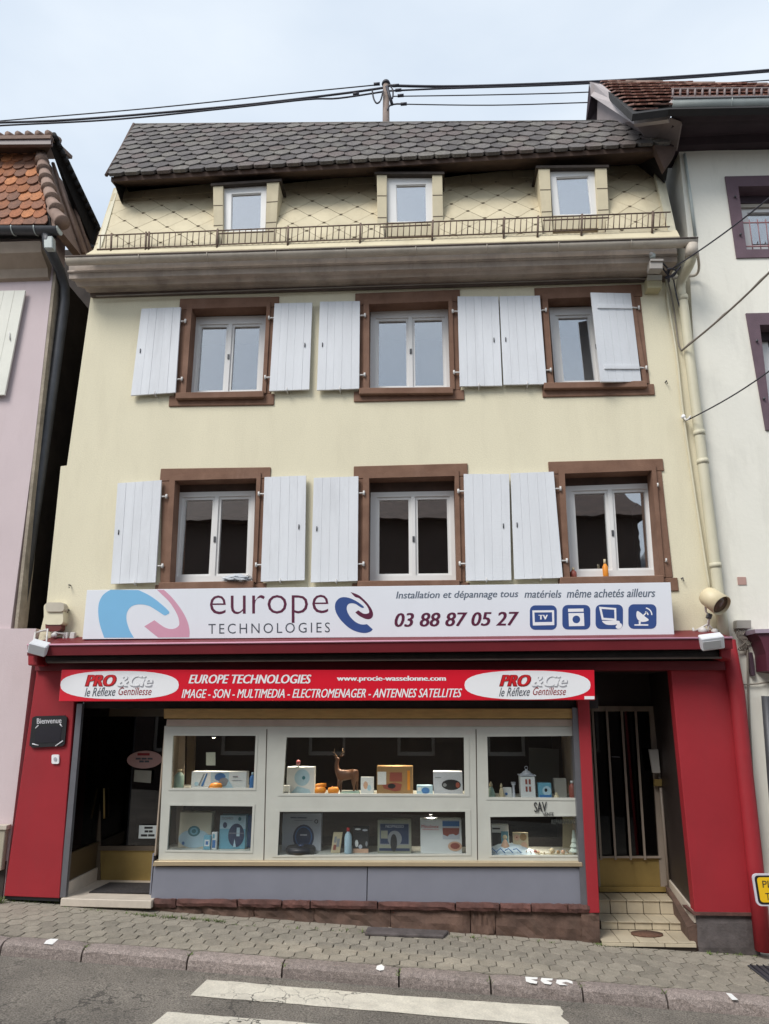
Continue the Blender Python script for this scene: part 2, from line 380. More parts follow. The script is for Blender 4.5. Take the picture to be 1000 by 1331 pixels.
M['zinc'] = mat('zinc', (.44, .48, .46), .5, .12, 4)
M['zinc_dark'] = mat('zinc_dark', (.07, .072, .08), .5, .2, 5, metal=.3)
M['verge'] = mat('verge_board', (.40, .355, .35), .7, .08, 3)
M['gable'] = mat('gable_sheet', (.24, .195, .19), .8, .12, 2)
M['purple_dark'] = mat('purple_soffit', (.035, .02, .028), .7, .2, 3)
M['pinkwood'] = mat('beige_cornice', (.36, .29, .23), .85, .15, 3, .2, 30)
M['creamwood'] = mat('cream_shutter', (.76, .75, .67), .6, .05, 4)
M['pole'] = mat('pole', (.25, .19, .16), .8, .2, 8)
M['cable'] = mat('cable', (.03, .028, .04), .6, .1)
M['cable_grey'] = mat('cable_grey', (.22, .19, .16), .7, .2)
M['navy'] = mat('print_navy', (.035, .075, .24), .4, .03)
M['maroon'] = mat('print_maroon', (.10, .015, .045), .4, .03)
M['sky_blue'] = mat('print_sky_blue', (.20, .47, .72), .4, .02)
M['rose'] = mat('print_rose', (.62, .32, .42), .4, .02)
M['darkgrey'] = mat('print_grey', (.07, .08, .10), .4, .03)
M['silver'] = mat('print_silver', (.40, .40, .44), .3, .03)
M['deepred'] = mat('print_deep_red', (.28, .006, .012), .4, .03)
M['scarlet'] = mat('print_scarlet', (.58, .015, .02), .4, .03)
M['mat_fiber'] = mat('doormat_fiber', (.035, .03, .03), .95, .4, 40, .8, 120)
M['coir'] = mat('coir', (.14, .07, .045), .95, .4, 40, .9, 120)
M['yellow'] = mat('sign_yellow', (.82, .50, .012), .4, .02)
M['lampglass'] = mat('lamp_glass', (.45, .45, .46), .15, .05)
M['amber_dark'] = mat('amber_dark', (.15, .03, .025), .3, .1)
M['glass'] = glass('window_glass', .42, (.85, .88, .9), .05)
M['dormer_glass'] = glass('dormer_glass', .62, (.85, .88, .9), .05)
M['shop_glass'] = glass('shop_glass', .10, (.93, .95, .95))
M['door_glass'] = glass('door_glass', .10, (.35, .33, .33))
M['house_door_glass'] = glass('house_door_glass', .045, (.35, .33, .33))
M['lamp_on'] = emis('lamp_on', (1, .86, .62), 14)
M['opposite'] = mat('opposite_render', (.06, .042, .035), .9, .15, .8)
M['opposite_trim'] = mat('opposite_trim', (.45, .42, .38), .8, .1)
def plain(n, c, r=.5): 
    if n not in M: M[n] = mat(n, c, r, .05, 8)
    return n

# ------------------------------------------------------------------ ground: pavement, kerb, road
bL, bR = at(5, 1169, 0), at(985, 1240, 0)
gx = (bR.z-bL.z)/(bR.x-bL.x); g0 = bL.z - gx*bL.x; gy = .02
def gz(x, y): return g0 + gx*x + gy*y
def ray_plane(u, v, a0, ax, ay):
    d = _R*(u-CU) + _U*(CV-v) + _F*FPX
    t = (a0 + ax*CAM.x + ay*CAM.y - CAM.z)/(d.z - ax*d.x - ay*d.y); return CAM + d*t
kA, kB = ray_plane(60, 1221, g0, gx, gy), ray_plane(940, 1290, g0, gx, gy)
kerb_y = lambda x: kA.y + (kB.y-kA.y)*(x-kA.x)/(kB.x-kA.x)     # back edge of the kerb stones
KW, KH = .17, .11
print('kerb', kA, kB, 'gx', gx, 'g0', g0)
rgy = -.012
def rz(x, y): 
    yk = kerb_y(x)-KW
    return gz(x, yk) - KH + rgy*(y-yk)
XL, XR = -9.0, 9.0
bm = bmesh.new()
def sheet(bm, pts): bm.faces.new([bm.verts.new(p) for p in pts])
big = 70
sheet(bm, [(-big, -big, g0-gx*big*1-.6), (big, -big, g0+gx*big-.6), (big, big, g0+gx*big-.35), (-big, big, g0-gx*big-.35)])
gr = frombm('ground', bm, 'asphalt'); gr['kind'] = 'structure'
bm = bmesh.new(); ys = [-8.4, -5, -3.2, None]
n = 40; prev = None
for i in range(n+1):
    x = -40+80*i/n; yk = kerb_y(x)-KW+.02
    col = [bm.verts.new((x, y, rz(x, y))) for y in (-8.6, -6.2, -4.2)] + [bm.verts.new((x, yk, rz(x, yk)))]
    if prev:
        for j in range(3): bm.faces.new((prev[j], col[j], col[j+1], prev[j+1]))
    prev = col
frombm('road', bm, 'asphalt')['kind'] = 'structure'
# pavement bed + pavers
pav = prism('pavement', [(-40, 2.5, gz(-40, 2.5)-.022), (40, 2.5, gz(40, 2.5)-.022), (40, kerb_y(40)+.005, gz(40, kerb_y(40))-.022), (-40, kerb_y(-40)+.005, gz(-40, kerb_y(-40))-.022)], .2, 'joint', dirv=(0, 0, -1)); pav['kind'] = 'structure'
Fp = plane_frame(Vector((0, 0, g0)), Vector((1, 0, g0+gx)), Vector((0, 1, g0+gy)))
pw, ph = .168, .160
hexa = [(0, -.118), (pw*.5-.006, -.07), (pw*.40, 0.0), (pw*.5-.006, .055), (0.0, .10), (-pw*.5+.006, .055), (-pw*.40-.0, 0.0), (-pw*.5+.006, -.07)]
hexa = [(0, -.101), (pw*.5-.004, -.052), (pw*.5-.006, .052), (0.0, .101), (-pw*.5+.006, .052), (-pw*.5+.004, -.052)]
reg = [(-7.2, kerb_y(-7.2)+.01), (7.2, kerb_y(7.2)+.01), (7.2, .01), (-7.2, .01)]
cells = [((i+.5*(j % 2))*pw, -.06-j*ph) for j in range(-1, 16) for i in range(-43, 44)]
tiles('paver', 'paver', pav, Fp, reg, hexa, cells, .004, jit=.0022, bev=.0035, sink=.02, prio=lambda c: c[0]**2*.35 + (c[1]+6)**2)
# kerb stones
kerb = empty('kerb', (0, 0, 0)); kerb['kind'] = 'structure'
jo = [-330, -130, 8, 112, 247, 369, 519, 637, 755, 863, 1010, 1170, 1330]
for a, b in zip(jo, jo[1:]):
    xa = ray_plane(a, 1221+.078*a, g0, gx, gy).x+.008; xb = ray_plane(b, 1221+.078*b, g0, gx, gy).x-.008
    bm = bmesh.new(); n = 8; prev = None
    for i in range(n+1):
        x = xa+(xb-xa)*i/n; yb = kerb_y(x); zt = gz(x, yb)+.004; e = .006
        j = lambda: rnd.uniform(-e, e)
        end = .012 if i in (0, n) else 0
        ring = [(x, yb-.002, zt-.2), (x, yb-.002, zt-end), (x, yb-KW*.55+j(), zt+.003-end+j()*.4), (x, yb-KW+.035+j(), zt-.004-end), (x, yb-KW+.008+j(), zt-.03-end+j()), (x, yb-KW+j(), zt-.08), (x, yb-KW-.004, zt-.22)]
        ring = [bm.verts.new(p) for p in ring]
        if prev:
            for k in range(7): bm.faces.new((prev[k], ring[k], ring[(k+1) % 7], prev[(k+1) % 7]))
        else: bm.faces.new(ring)
        prev = ring
    bm.faces.new(prev[::-1]); frombm('kerb_stone', bm, 'kerb', kerb)
# painted marks on the kerb
def kerbmark(px, nm='kerb_mark', label=None):
    pts = [ray_plane(u, v, g0+.0075, gx, gy) for u, v in px]
    o = prism(nm, pts, .002, 'paint_mark', dirv=(0, 0, 1)); o['kind'] = 'structure'; return o
kerbmark([(60, 1223), (66, 1220.5), (76, 1221), (68, 1228), (57, 1227)])
kerbmark([(490, 1256), (496, 1254), (500, 1257), (499, 1261), (494, 1262), (489, 1260)])
for px in ([(683, 1270), (699, 1271), (699, 1273), (690, 1273.5), (699, 1276.5), (698, 1279), (690, 1278), (684, 1276)], [(704, 1271.5), (719, 1272.5), (718, 1274.5), (710, 1275), (718, 1278), (716, 1280), (708, 1279), (703, 1275)], [(724, 1274), (738, 1274), (744, 1276), (745, 1279), (736, 1276.5), (730, 1278), (738, 1281), (728, 1280.5), (723, 1278)]):
    kerbmark(px)
kerbmark([(944, 1291), (951, 1292), (960, 1300), (952, 1300)])
# zebra stripes (seen lying along the street)
def onroad(u, v):
    # refine against the crowned road
    p = ray_plane(u, v, g0-KH, gx, gy)
    for _ in range(6):
        z = rz(p.x, p.y); d = (p-CAM); p = CAM + d*((z-CAM.z)/d.z)
    return p
def stripe(px):
    pts = []
    for i in range(len(px)):
        a, b = px[i], px[(i+1) % len(px)]; k = 14 if abs(a[0]-b[0]) > 100 else 3
        for j in range(k):
            p = onroad(a[0]+(b[0]-a[0])*j/k, a[1]+(b[1]-a[1])*j/k); p = p + Vector((rnd.uniform(-.008, .008), rnd.uniform(-.008, .008), 0)); p.z = rz(p.x, p.y)+.004; pts.append(p)
    bm = bmesh.new(); add_holes(bm, [pts], Vector((0, 0, .003))); o = frombm('road_marking', bm, 'roadpaint'); o['kind'] = 'structure'
stripe([(270, 1274.5), (500, 1294), (728, 1310), (733, 1316), (729, 1322), (741, 1331), (733, 1336), (500, 1316), (247, 1295)])
stripe([(217, 1316.5), (388, 1330), (560, 1345), (700, 1357), (690, 1380), (380, 1358), (188, 1340)])
# drain grille and loose stone slab on the pavement
dr = thing('drain_grille', 'dark metal drain grille in the pavement by the right-hand house', 'grille', ray_plane(990, 1265, g0, gx, gy))
gp = [ray_plane(u, v, g0+.006, gx, gy) for u, v in ((972, 1256), (1030, 1258), (1062, 1284), (1003, 1280))]
prism('grille_frame', gp, .01, 'zinc_dark', dr, dirv=(0, 0, 1))
for k in range(7):
    s = (k+.5)/7
    a = gp[0].lerp(gp[1], s); b = gp[3].lerp(gp[2], s); tube('grille_bar', [a+Vector((0, 0, .014)), b+Vector((0, 0, .014))], .008, 'cable', dr, 6)
sl = [ray_plane(u, v, g0+.002, gx, gy) for u, v in ((474, 1217), (577, 1221), (584, 1214), (478, 1209))]
tag(prism('stone_slab', sl, .035, 'greystone', dirv=(0, 0, 1), bev=.01), 'dark oblong stone slab lying on the pavement against the wall base', 'slab')

# ------------------------------------------------------------------ the cream town house
H = thing('town_house', 'cream three-storey town house with red shopfront, white shutters and slate mansard roof', 'house', (0, 3, 0))
Z0 = 0
wall_outer = [(125, 352), (866, 330), (886, 365), (905, 500), (950, 832), (952, 862), (43, 862), (45, 850), (60, 790), (79, 606), (87, 605), (118, 385)]
UPW = [ # outer surround, opening, window frame
 ([(234, 388), (363, 385), (356, 526), (219, 528)], [(250, 402), (347, 399), (341, 512), (242, 514)], [(253, 412), (346, 410), (341, 511), (245, 513)]),
 ([(462, 381), (598, 376), (604, 519), (460, 522)], [(480, 396), (583, 392), (586, 507), (480, 508)], [(482, 404), (583, 401), (586, 506), (481, 507)]),
 ([(695, 374), (834, 369), (852, 513), (706, 516)], [(712, 389), (818, 385), (836, 499), (720, 501)], [(714, 400), (822, 397), (839, 498), (722, 500)])]
LOW = [
 ([(209, 609), (352, 607), (346, 766), (201, 768)], [(228, 625), (334, 622), (328, 758), (221, 760)], [(231, 640), (332, 638), (328, 757), (222, 759)]),
 ([(460, 606), (608, 602), (611, 764), (458, 766)], [(480, 622), (591, 619), (594, 757), (479, 758)], [(482, 640), (590, 638), (593, 757), (481, 758)]),
 ([(713, 600), (862, 596), (883, 768), (727, 770)], [(734, 616), (847, 612), (858, 751), (741, 753)], [(735, 632), (848, 628), (856, 750), (742, 752)])]
def mid(a, b, t=.6): return [tuple(x*(1-t)+y*t for x, y in zip(p, q)) for p, q in zip(a, b)]
holes = [Qw(mid(op, o), 0) for o, op, fr in UPW+LOW]
holed('facade_wall', [[at(u, v, 0) for u, v in wall_outer]] + holes, .35, 'cream', H)
def window(op, fr, lower, deep=.17):
    fq = Qw(fr, deep); oq = Qw(op, deep)
    # dark head above the frame
    t0, t1 = (.13, .945) if not lower else (.085, .90)
    a0, a1, b0, b1 = .105, .455, .565, .915
    w_ = holed('window', [sub(fq, 0, 0, 1, 1), sub(fq, a0-.035, t0-.03, a1+.03, t1+.022), sub(fq, b0-.03, t0-.03, b1+.035, t1+.022)], .06, 'pvc', H)
    for s0, s1 in ((a0, a1), (b0, b1)):
        holed('sash', [sub(fq, s0-.045, t0-.035, s1+.04, t1+.028, .02), sub(fq, s0, t0, s1, t1, .02)], .05, 'pvc', w_)
        sbox('pane', fq, s0-.01, t0-.01, s1+.01, t1+.01, .05, .006, 'glass', w_)
    q = sub(fq, .50, .50, .525, .56, -.012); prism('window_handle', q, .01, 'zinc_dark', w_)
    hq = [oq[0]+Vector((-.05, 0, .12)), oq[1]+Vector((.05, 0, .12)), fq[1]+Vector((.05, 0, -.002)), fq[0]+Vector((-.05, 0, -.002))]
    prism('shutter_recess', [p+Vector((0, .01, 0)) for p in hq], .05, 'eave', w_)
    # drip sill of the window
    sbox('window_sill', fq, -.01, 1.0, 1.01, 1.03, -.02, .08, 'pvc', w_)
    return w_
for grp, lower in ((UPW, False), (LOW, True)):
    for o, op, fr in grp:
        oq = Qw(o, -.02); iq = Qw(op, -.02)
        ws = empty('window_surround', (oq[2]+oq[3])/2, H); W[ws.name] = tuple((oq[2]+oq[3])/2)
        D = .21
        # lintel and bottom stone run full width, jambs between
        def lx(q1, q2, t): return q1.lerp(q2, t)
        L1, L2 = iq[0].copy(), iq[1].copy()
        lt = [oq[0], oq[1], Vector((oq[1].x, oq[1].y, iq[1].z)), Vector((oq[0].x, oq[0].y, iq[0].z))]
        prism('lintel', lt, D, 'sandstone', ws, .006)
        st = [Vector((oq[3].x, oq[3].y, iq[3].z)), Vector((oq[2].x, oq[2].y, iq[2].z)), oq[2], oq[3]]
        prism('sill_stone', st, D, 'sandstone', ws, .006)
        e = Vector((0, .004, -.003)); e2 = Vector((0, .004, .003))
        lj = [Vector((oq[0].x+.03, oq[0].y, iq[0].z))+e, iq[0]+e, iq[3]+e2, Vector((oq[3].x+.06, oq[3].y, iq[3].z))+e2]
        rj = [iq[1]+e, Vector((oq[1].x-.03, oq[1].y, iq[1].z))+e, Vector((oq[2].x-.05, oq[2].y, iq[2].z))+e2, iq[2]+e2]
        prism('jamb', lj, D-.02, 'sandstone', ws, .005); prism('jamb', rj, D-.02, 'sandstone', ws, .005)
        # rebate moulding round the opening
        g = [bil(iq, -.055, -.06), bil(iq, 1.055, -.06), bil(iq, 1.055, 1.0), bil(iq, -.055, 1.0)]
        dd = Vector((0, -.018, 0))
        holed('rebate_moulding', [[p+dd for p in [bil(iq, -.07, -.055), bil(iq, 1.05, -.055), bil(iq, 1.05, .995), bil(iq, -.07, .995)]], [p+dd for p in [bil(iq, 0.0, 0.0), bil(iq, 1, 0.0), bil(iq, 1, .99), bil(iq, 0.0, .99)]]], .04, 'sandstone', ws)
        ledge = [bil(iq, -.12, .985), bil(iq, 1.03, .985), bil(iq, 1.03, 1.055), bil(iq, -.12, 1.055)]
        prism('ledge', [p+Vector((0, -.06, 0)) for p in ledge], .1, 'sandstone', ws, .008)
        window(op, fr, lower)
# shutters
SH = [([(184, 401), (235, 399), (228, 510), (170, 514)], 'R'), ([(357, 394), (406, 393), (402, 506), (350, 508)], 'L'),
      ([(416, 392), (468, 391), (467, 505), (412, 507)], 'R'), ([(595, 385), (648, 385), (653, 501), (598, 502)], 'L'),
      ([(649.5, 385), (702, 384), (711, 499), (655, 500)], 'R'),
      ([(153, 628), (210, 624), (202, 757), (144, 759)], 'R'), ([(344, 620), (398, 618), (396, 754), (339, 756)], 'L'),
      ([(408, 621), (466, 619), (465, 755), (404, 757)], 'R'), ([(603, 616), (662, 616), (665, 754), (606, 755)], 'L'),
      ([(664, 615), (720, 613), (732, 751), (669, 753)], 'R')]
def plank_row(q, par, n=5, dep=.028):
    cuts = [0]+[(i+rnd.uniform(-.1, .1))/n for i in range(1, n)]+[1]
    for i in range(n):
        g = .0022
        pts = sub(q, cuts[i]+(g if i else 0)*.5, 0, cuts[i+1]-(g if i < n-1 else 0)*.5, 1, rnd.uniform(-.0015, .0015))
        prism('plank', pts, dep, 'shutter', par, .0012)
def shutter(px, side):
    q = Qw(px, -.075); base = (q[2]+q[3])/2
    s_ = empty('shutter', base, H); W[s_.name] = tuple(base)
    plank_row(q, s_)
    for t in (.16, .84):
        sbox('batten', q, .03, t-.03, .97, t+.03, .03, .014, 'shutter', s_)
        e = 1.0 if side == 'R' else 0.0; sg = 1 if side == 'R' else -1
        p = bil(q, e, t); 
        tube('hinge', [p+Vector((-.05*sg, .03, 0)), p+Vector((.07*sg, .02, -.004)), p+Vector((.07*sg, .06, -.004))], .011, 'pin', s_, 6)
        tube('hinge_pin', [p+Vector((.07*sg, .018, -.03)), p+Vector((.07*sg, .018, .025))], .014, 'pin', s_, 6)
    p = bil(q, .55 if side == 'R' else .45, 1.0)
    tube('shutter_catch', [p+Vector((0, .08, -.02)), p+Vector((0, -.02, -.02)), p+Vector((0, -.022, .03))], .008, 'pin', s_, 6)
    p = bil(q, .1 if side == 'R' else .85, .5)
    tube('latch', [p+Vector((0, -.004, -.03)), p+Vector((0, -.008, .03))], .007, 'zinc_dark', s_, 6)
for px, side in SH: shutter(px, side)
# the half-closed shutter of the upper right window, swung out a little
q = [at(768, 380, -.17), at(820, 381, -.05), at(834, 496, -.05), at(781, 496, -.17)]
hs = empty('shutter', q[2], H); W[hs.name] = tuple(q[2]); tag(hs, 'half-closed shutter of the upper right window with two battens showing')
plank_row(q, hs)
for t in (.165, .845):
    b = [bil(q, .12, t-.022), bil(q, .99, t-.022), bil(q, .99, t+.022), bil(q, .12, t+.022)]
    prism('batten', [p+Vector((0, -.018, 0)) for p in b], .018, 'shutter', hs, .003)
    p = bil(q, 1, t); tube('hinge', [p+Vector((-.05, -.01, 0)), p+Vector((.10, .03, 0))], .012, 'pin', hs, 6)
    tube('hinge_pin', [p+Vector((.09, .01, -.03)), p+Vector((.09, .01, .025))], .014, 'pin', hs, 6)
# pins left on the jamb of the lower right window
for u, v in ((855, 632), (866, 730)):
    p = at(u, v, -.03); tube('hinge_pin', [p+Vector((0, .03, 0)), p+Vector((0, -.02, 0)), p+Vector((0, -.02, .035))], .011, 'pin', H, 6)
for u, v in ((886, 752), (865, 497), (92, 761), (90, 793), (530, 512)):
    p = at(u, v, -.0); tube('wall_hook', [p+Vector((0, .03, 0)), p+Vector((0, -.05, 0)), p+Vector((.01, -.05, -.04))], .008, 'zinc_dark', H, 6)
# cornice: profile swept from left to right; heights follow the surveyed lines
def line_at(a, b, Y, x):      # z of the line through photo points a,b on plane Y at world x
    A, B = at(*a, Y), at(*b, Y); return A.z + (B.z-A.z)*(x-A.x)/(B.x-A.x)
def moulding(name, prof, x0, x1, m, ret=0.0, n=1):
    """prof: list of (Y, (photo line a, b)); swept solid"""
    bm = bmesh.new(); rings = []
    for k in range(n+1):
        f = k/n; ring = []
        for (Y, a, b) in prof:
            x = x0(Y) + (x1(Y)-x0(Y))*f; ring.append(bm.verts.new((x, Y, line_at(a, b, min(Y, 0.0), x))))
        rings.append(ring)
    m_ = len(prof)
    for i in range(n):
        for k in range(m_): bm.faces.new((rings[i][k], rings[i+1][k], rings[i+1][(k+1) % m_], rings[i][(k+1) % m_]))
    bm.faces.new(rings[0]); bm.faces.new(rings[-1][::-1])
    return frombm(name, bm, m, H)
xl0 = at(121, 385, 0).x; xr0 = at(870, 362, 0).x
XLf = lambda Y: xl0 + Y*.55; XRf = lambda Y: xr0 - .0
top = ((95, 338), (880, 316))
moulding('cornice', [(.2, *top), (-.36, *top), (-.37, (96, 342), (880, 320)), (-.34, (98, 362), (880, 340)), (-.26, (105, 366), (880, 345)), (-.22, (110, 372), (880, 350)), (-.12, (117, 375), (880, 354)), (-.09, (120, 379), (880, 357)), (.2, (120, 379), (880, 357))], XLf, XRf, 'cornice')
moulding('cornice_fillet', [(.1, (121, 378), (880, 356.5)), (-.05, (121, 378), (880, 356.5)), (-.035, (121, 386), (880, 364.5)), (.1, (121, 386), (880, 364.5))], XLf, XRf, 'cornice_dark')
# roll line on the cornice
tube('cornice_bead', [(XLf(-.35)-.01, -.36, line_at((97, 353), (880, 331), -.36, XLf(-.35))), (xr0, -.36, line_at((97, 353), (880, 331), -.36, xr0))], .018, 'cornice', H)
# gutter: half-round trough with seams
gA, gB = at(88, 338, -.5), at(905, 314, -.5)
bm = bmesh.new(); R_ = .075; rings = []
for k in range(13):
    c = gA.lerp(gB, k/12); ring = [bm.verts.new(c + Vector((0, -math.cos(a)*R_, -math.sin(a)*R_))) for a in [math.pi*i/8 for i in range(9)]]
    ring += [bm.verts.new(c + Vector((0, math.cos(a)*(R_-.006), -math.sin(a)*(R_-.006)))) for a in [math.pi*i/8 for i in range(9)]]
    rings.append(ring)
for i in range(12):
    for k in range(18): bm.faces.new((rings[i][k], rings[i+1][k], rings[i+1][(k+1) % 18], rings[i][(k+1) % 18]))
bm.faces.new(rings[0]); bm.faces.new(rings[-1][::-1])
gut = frombm('gutter', bm, 'gutter', H, smooth=True)
for f in (0.003, .997):
    c = gA.lerp(gB, f); prism('gutter_end', [c + Vector((0, -math.cos(a)*R_, -math.sin(a)*R_)) for a in [math.pi*i/8 for i in range(9)]], .01, 'gutter', gut, dirv=(1, 0, 0))
for k in range(1, 9):
    c = gA.lerp(gB, k/9+.01); tube('gutter_seam', [c + Vector((0, -math.cos(a)*(R_+.004), -math.sin(a)*(R_+.004))) for a in [math.pi*i/8 for i in range(9)]], .006, 'gutter', gut, 5)
tube('gutter_rim', [gA+Vector((0, -R_, .004)), gB+Vector((0, -R_, .004))], .012, 'cornice_dark', gut, 6)
# lower mansard slope, clad in diamond panels
cBL, cBR = at(122, 326, -.36), at(884, 306, -.36)
cTL, cTR = at(148, 244, .38), at(852, 212, .38)
Mf = plane_frame(cBL, cBR, cTL)
def loc2(Fm, p): v = Fm.inverted() @ p; return (v.x, v.y)
clad = empty('mansard_wall', (cBL+cBR)/2, H); W[clad.name] = tuple((cBL+cBR)/2)
def onslope(u, v):   # photo point dropped on the cladding plane
    d = _R*(u-CU) + _U*(CV-v) + _F*FPX; nrm = Mf.to_3x3() @ Vector((0, 0, 1)); t = (cBL-CAM).dot(nrm)/d.dot(nrm); return CAM+d*t
bays = [[(120, 330), (284, 325), (280, 239), (147, 252)], [(358, 323), (500, 319), (494, 226), (364, 240)], [(572, 316), (706, 312), (698, 217), (572, 232)], [(788, 310), (876, 306), (850, 211), (788, 215)]]
dw, dh = .45, .42
mn = Mf.to_3x3() @ Vector((0, 0, 1))
for bi, b in enumerate(bays):
    reg = [loc2(Mf, onslope(*p)) for p in b]
    bq_ = [onslope(*p)-mn*.006 for p in b]; bq_[0] = bq_[0]; bm = bmesh.new(); add_hull(bm, bq_, [p-mn*.08 for p in bq_]); frombm('backing', bm, 'clad_base', clad)
    xs = [p[0] for p in reg]; ys = [p[1] for p in reg]; yt = min(ys[2], ys[3])
    ytop = lambda x: ys[3]+(ys[2]-ys[3])*(x-xs[3])/(xs[2]-xs[3])
    band = [(xs[0]-.3, ytop(xs[0])-.27), (xs[1]+.3, ytop(xs[1])-.27)]
    lowreg = clip2(reg, [band[0], band[1], (band[1][0], -1), (band[0][0], -1)])
    dia = [(-.03, -dh/2+.022), (.03, -dh/2+.022), (dw/2-.008, 0), (.03, dh/2-.022), (-.03, dh/2-.022), (-dw/2+.008, 0)]
    dia = [(x*.968, y*.968) for x, y in dia]
    cs = [((i+.5*(j % 2))*dw, j*dh/2-.05) for j in range(-1, 14) for i in range(-2, 26)]
    tiles('cladding_panel', 'cladding', clad, Mf, lowreg, dia, cs, .006, tilt=.012, jit=.0012, sink=.004)
    topreg = clip2(reg, [(band[0][0], band[0][1]+.006), (band[1][0], band[1][1]+.006), (band[1][0], 9), (band[0][0], 9)])
    hw = .62; cs = [(i*hw, 0) for i in range(0, 16)]
    tiles('cladding_panel', 'cladding', clad, Mf, topreg, [(-hw/2+.003, -1), (hw/2-.003, -1), (hw/2-.003, 6), (-hw/2+.003, 6)], cs, .008, jit=.001, sink=.004)
# flared skirt behind the gutter
sk = [at(126, 322, -.37), at(880, 299, -.37), at(884, 307, -.47), at(112, 330, -.47)]
prism('roof_skirt', sk, .03, 'cladding', H, dirv=(0, .3, -1))
# dormers
DW = [([(277, 241), (290, 241), (290, 319), (278, 320)], [(290, 240), (347, 238), (345, 300), (289, 301)], [(347, 236), (363, 235), (358, 316), (345, 317)], [(301, 252), (340, 250), (339, 298), (300, 299)]),
      ([(490, 226), (503, 226), (503, 312), (491, 312)], [(503, 230), (562, 229), (563, 288), (504, 289)], [(562, 226), (575, 226), (577, 309), (563, 310)], [(515, 240), (554, 239), (555, 288), (516, 288)]),
      ([(700, 218), (715, 218), (719, 304), (706, 305)], [(715, 220), (774, 218), (779, 279), (719, 280)], [(774, 217), (789, 217), (793, 301), (779, 302)], [(723, 230), (765, 228), (770, 278), (728, 279)])]
YD = -.15
for k, (pl, fr, pr, gl) in enumerate(DW):
    base = at(fr[3][0], 300, YD); d_ = empty('dormer', base, H); W[d_.name] = tuple(base)
    qbox('dormer_post', pl, YD, .8, 'cladding', d_, .004); qbox('dormer_post', pr, YD, .8, 'cladding', d_, .004)
    for pp in (pl, pr):
        pq = Qw(pp, YD)
        for t in (.33, .66): sbox('cladding_joint', pq, .02, t, .98, t+.014, -.002, .01, 'clad_base', d_)
    fq = Qw(fr, YD+.06); gq = Qw(gl, YD+.06)
    holed('window_frame', [fq, gq], .05, 'pvc', d_)
    gq2 = [p+Vector((0, .012, 0)) for p in gq]
    holed('sash', [sub(gq2, -.12, -.09, 1.12, 1.1), sub(gq2, .02, .02, .98, .98)], .03, 'pvc', d_)
    prism('pane', sub(gq, 0, 0, 1, 1, .03), .006, 'dormer_glass', d_)
    prism('room_shade', sub(gq, -.2, -.2, 1.2, 1.2, .4), .02, 'void', d_)
    # apron below the window
    ap = Qw([fr[3], fr[2], (fr[2][0]+1, fr[2][1]+17), (fr[3][0], fr[3][1]+18)], YD+.03)
    prism('apron', ap, .1, 'cladding', d_)
    # flat dormer roof reaching forward under the slates
    a = at(pl[0][0]-3, pl[0][1]+0, YD-.02); b = at(pr[1][0]+3, pr[1][1]+0, YD-.02)
    prism('dormer_roof', [a+Vector((0, 0, .04)), b+Vector((0, 0, .04)), b, a], .8, plain('hood_eave_shade', (.035, .025, .02), .8), d_)  # near-black hood colour carries the shade under the main eave
    bk = Qw([(pl[0][0], pl[0][1]-6), (pr[1][0], pr[1][1]-6), (pr[2][0], 300), (pl[3][0], 300)], .62)
    prism('dormer_back', bk, .02, 'void', d_)
# upper roof: fascia/soffit and slates
eL, eR = at(142, 227, -.27), at(874, 186, -.27)
rL, rR = at(176, 163, 1.25), at(800, 159, 1.75)
soff = [eL+Vector((0, .03, -.03)), eR+Vector((0, .03, -.03))]
bm = bmesh.new()
zb = .17
def eave_pts(x, zt, zc, xb): return [(x, -.25, zt-.02), (x, -.235, zt-.085), (xb, .42, zc+.02), (xb, .5, zc+.2)]
add_hull(bm, [Vector(p) for p in eave_pts(eL.x+.02, eL.z, cTL.z, cTL.x+.03)], [Vector(p) for p in eave_pts(eR.x, eR.z, cTR.z, cTR.x)])
frombm('eave_soffit', bm, 'eave', H)
Rf = plane_frame(eL, eR, rL)
def onroof(u, v):
    d = _R*(u-CU) + _U*(CV-v) + _F*FPX; nrm = Rf.to_3x3() @ Vector((0, 0, 1)); return CAM+d*((eL-CAM).dot(nrm)/d.dot(nrm))
rR = onroof(800, 159)
# roof solid (underlay) with gable ends and back slope
bm = bmesh.new()
bkL, bkR = Vector((rL.x-.1, 6.0, rL.z-1.0)), Vector((rR.x+.2, 6.0, rR.z-1.0))
low = .12
eLb, eRb = eL+Vector((.03, .05, -.03)), eR+Vector((0, .05, -.03))
rLb, rRb = rL+Vector((.02, .02, -.04)), rR+Vector((0, .02, -.04))
v = [bm.verts.new(p) for p in (eLb, eRb, rRb, rLb, bkL, bkR)]
bm.faces.new((v[0], v[1], v[2], v[3])); bm.faces.new((v[3], v[2], v[5], v[4]))
w2 = [bm.verts.new((p.x, p.y, eL.z-.15)) for p in (eLb+Vector((0, .3, 0)), eRb+Vector((0, .3, 0)), bkR, bkL)]
bm.faces.new((v[0], v[3], v[4], w2[3], w2[0])); bm.faces.new((v[1], w2[1], w2[2], v[5], v[2])); bm.faces.new((v[4], v[5], w2[2], w2[3]))
roof = frombm('slate_roof', bm, 'slate_base', H)
reg = [loc2(Rf, p) for p in (eL, eR, rR, rL)]
sw = .235; srow = (reg[3][1])/11.0
slate = [(-sw/2+.003, .10), (-sw/2+.003, -srow*.30), (-sw*.30, -srow*.62), (0, -srow*.86), (sw*.30, -srow*.62), (sw/2-.003, -srow*.30), (sw/2-.003, .10)]
reg2 = [(reg[0][0]-.02, reg[0][1]-.04), (reg[1][0], reg[1][1]-.04), (reg[2][0], reg[2][1]), (reg[3][0]-.02, reg[3][1])]
cs = [((i+.5*(j % 2))*sw+.1, j*srow+.10) for j in range(0, 13) for i in range(-2, 42)]
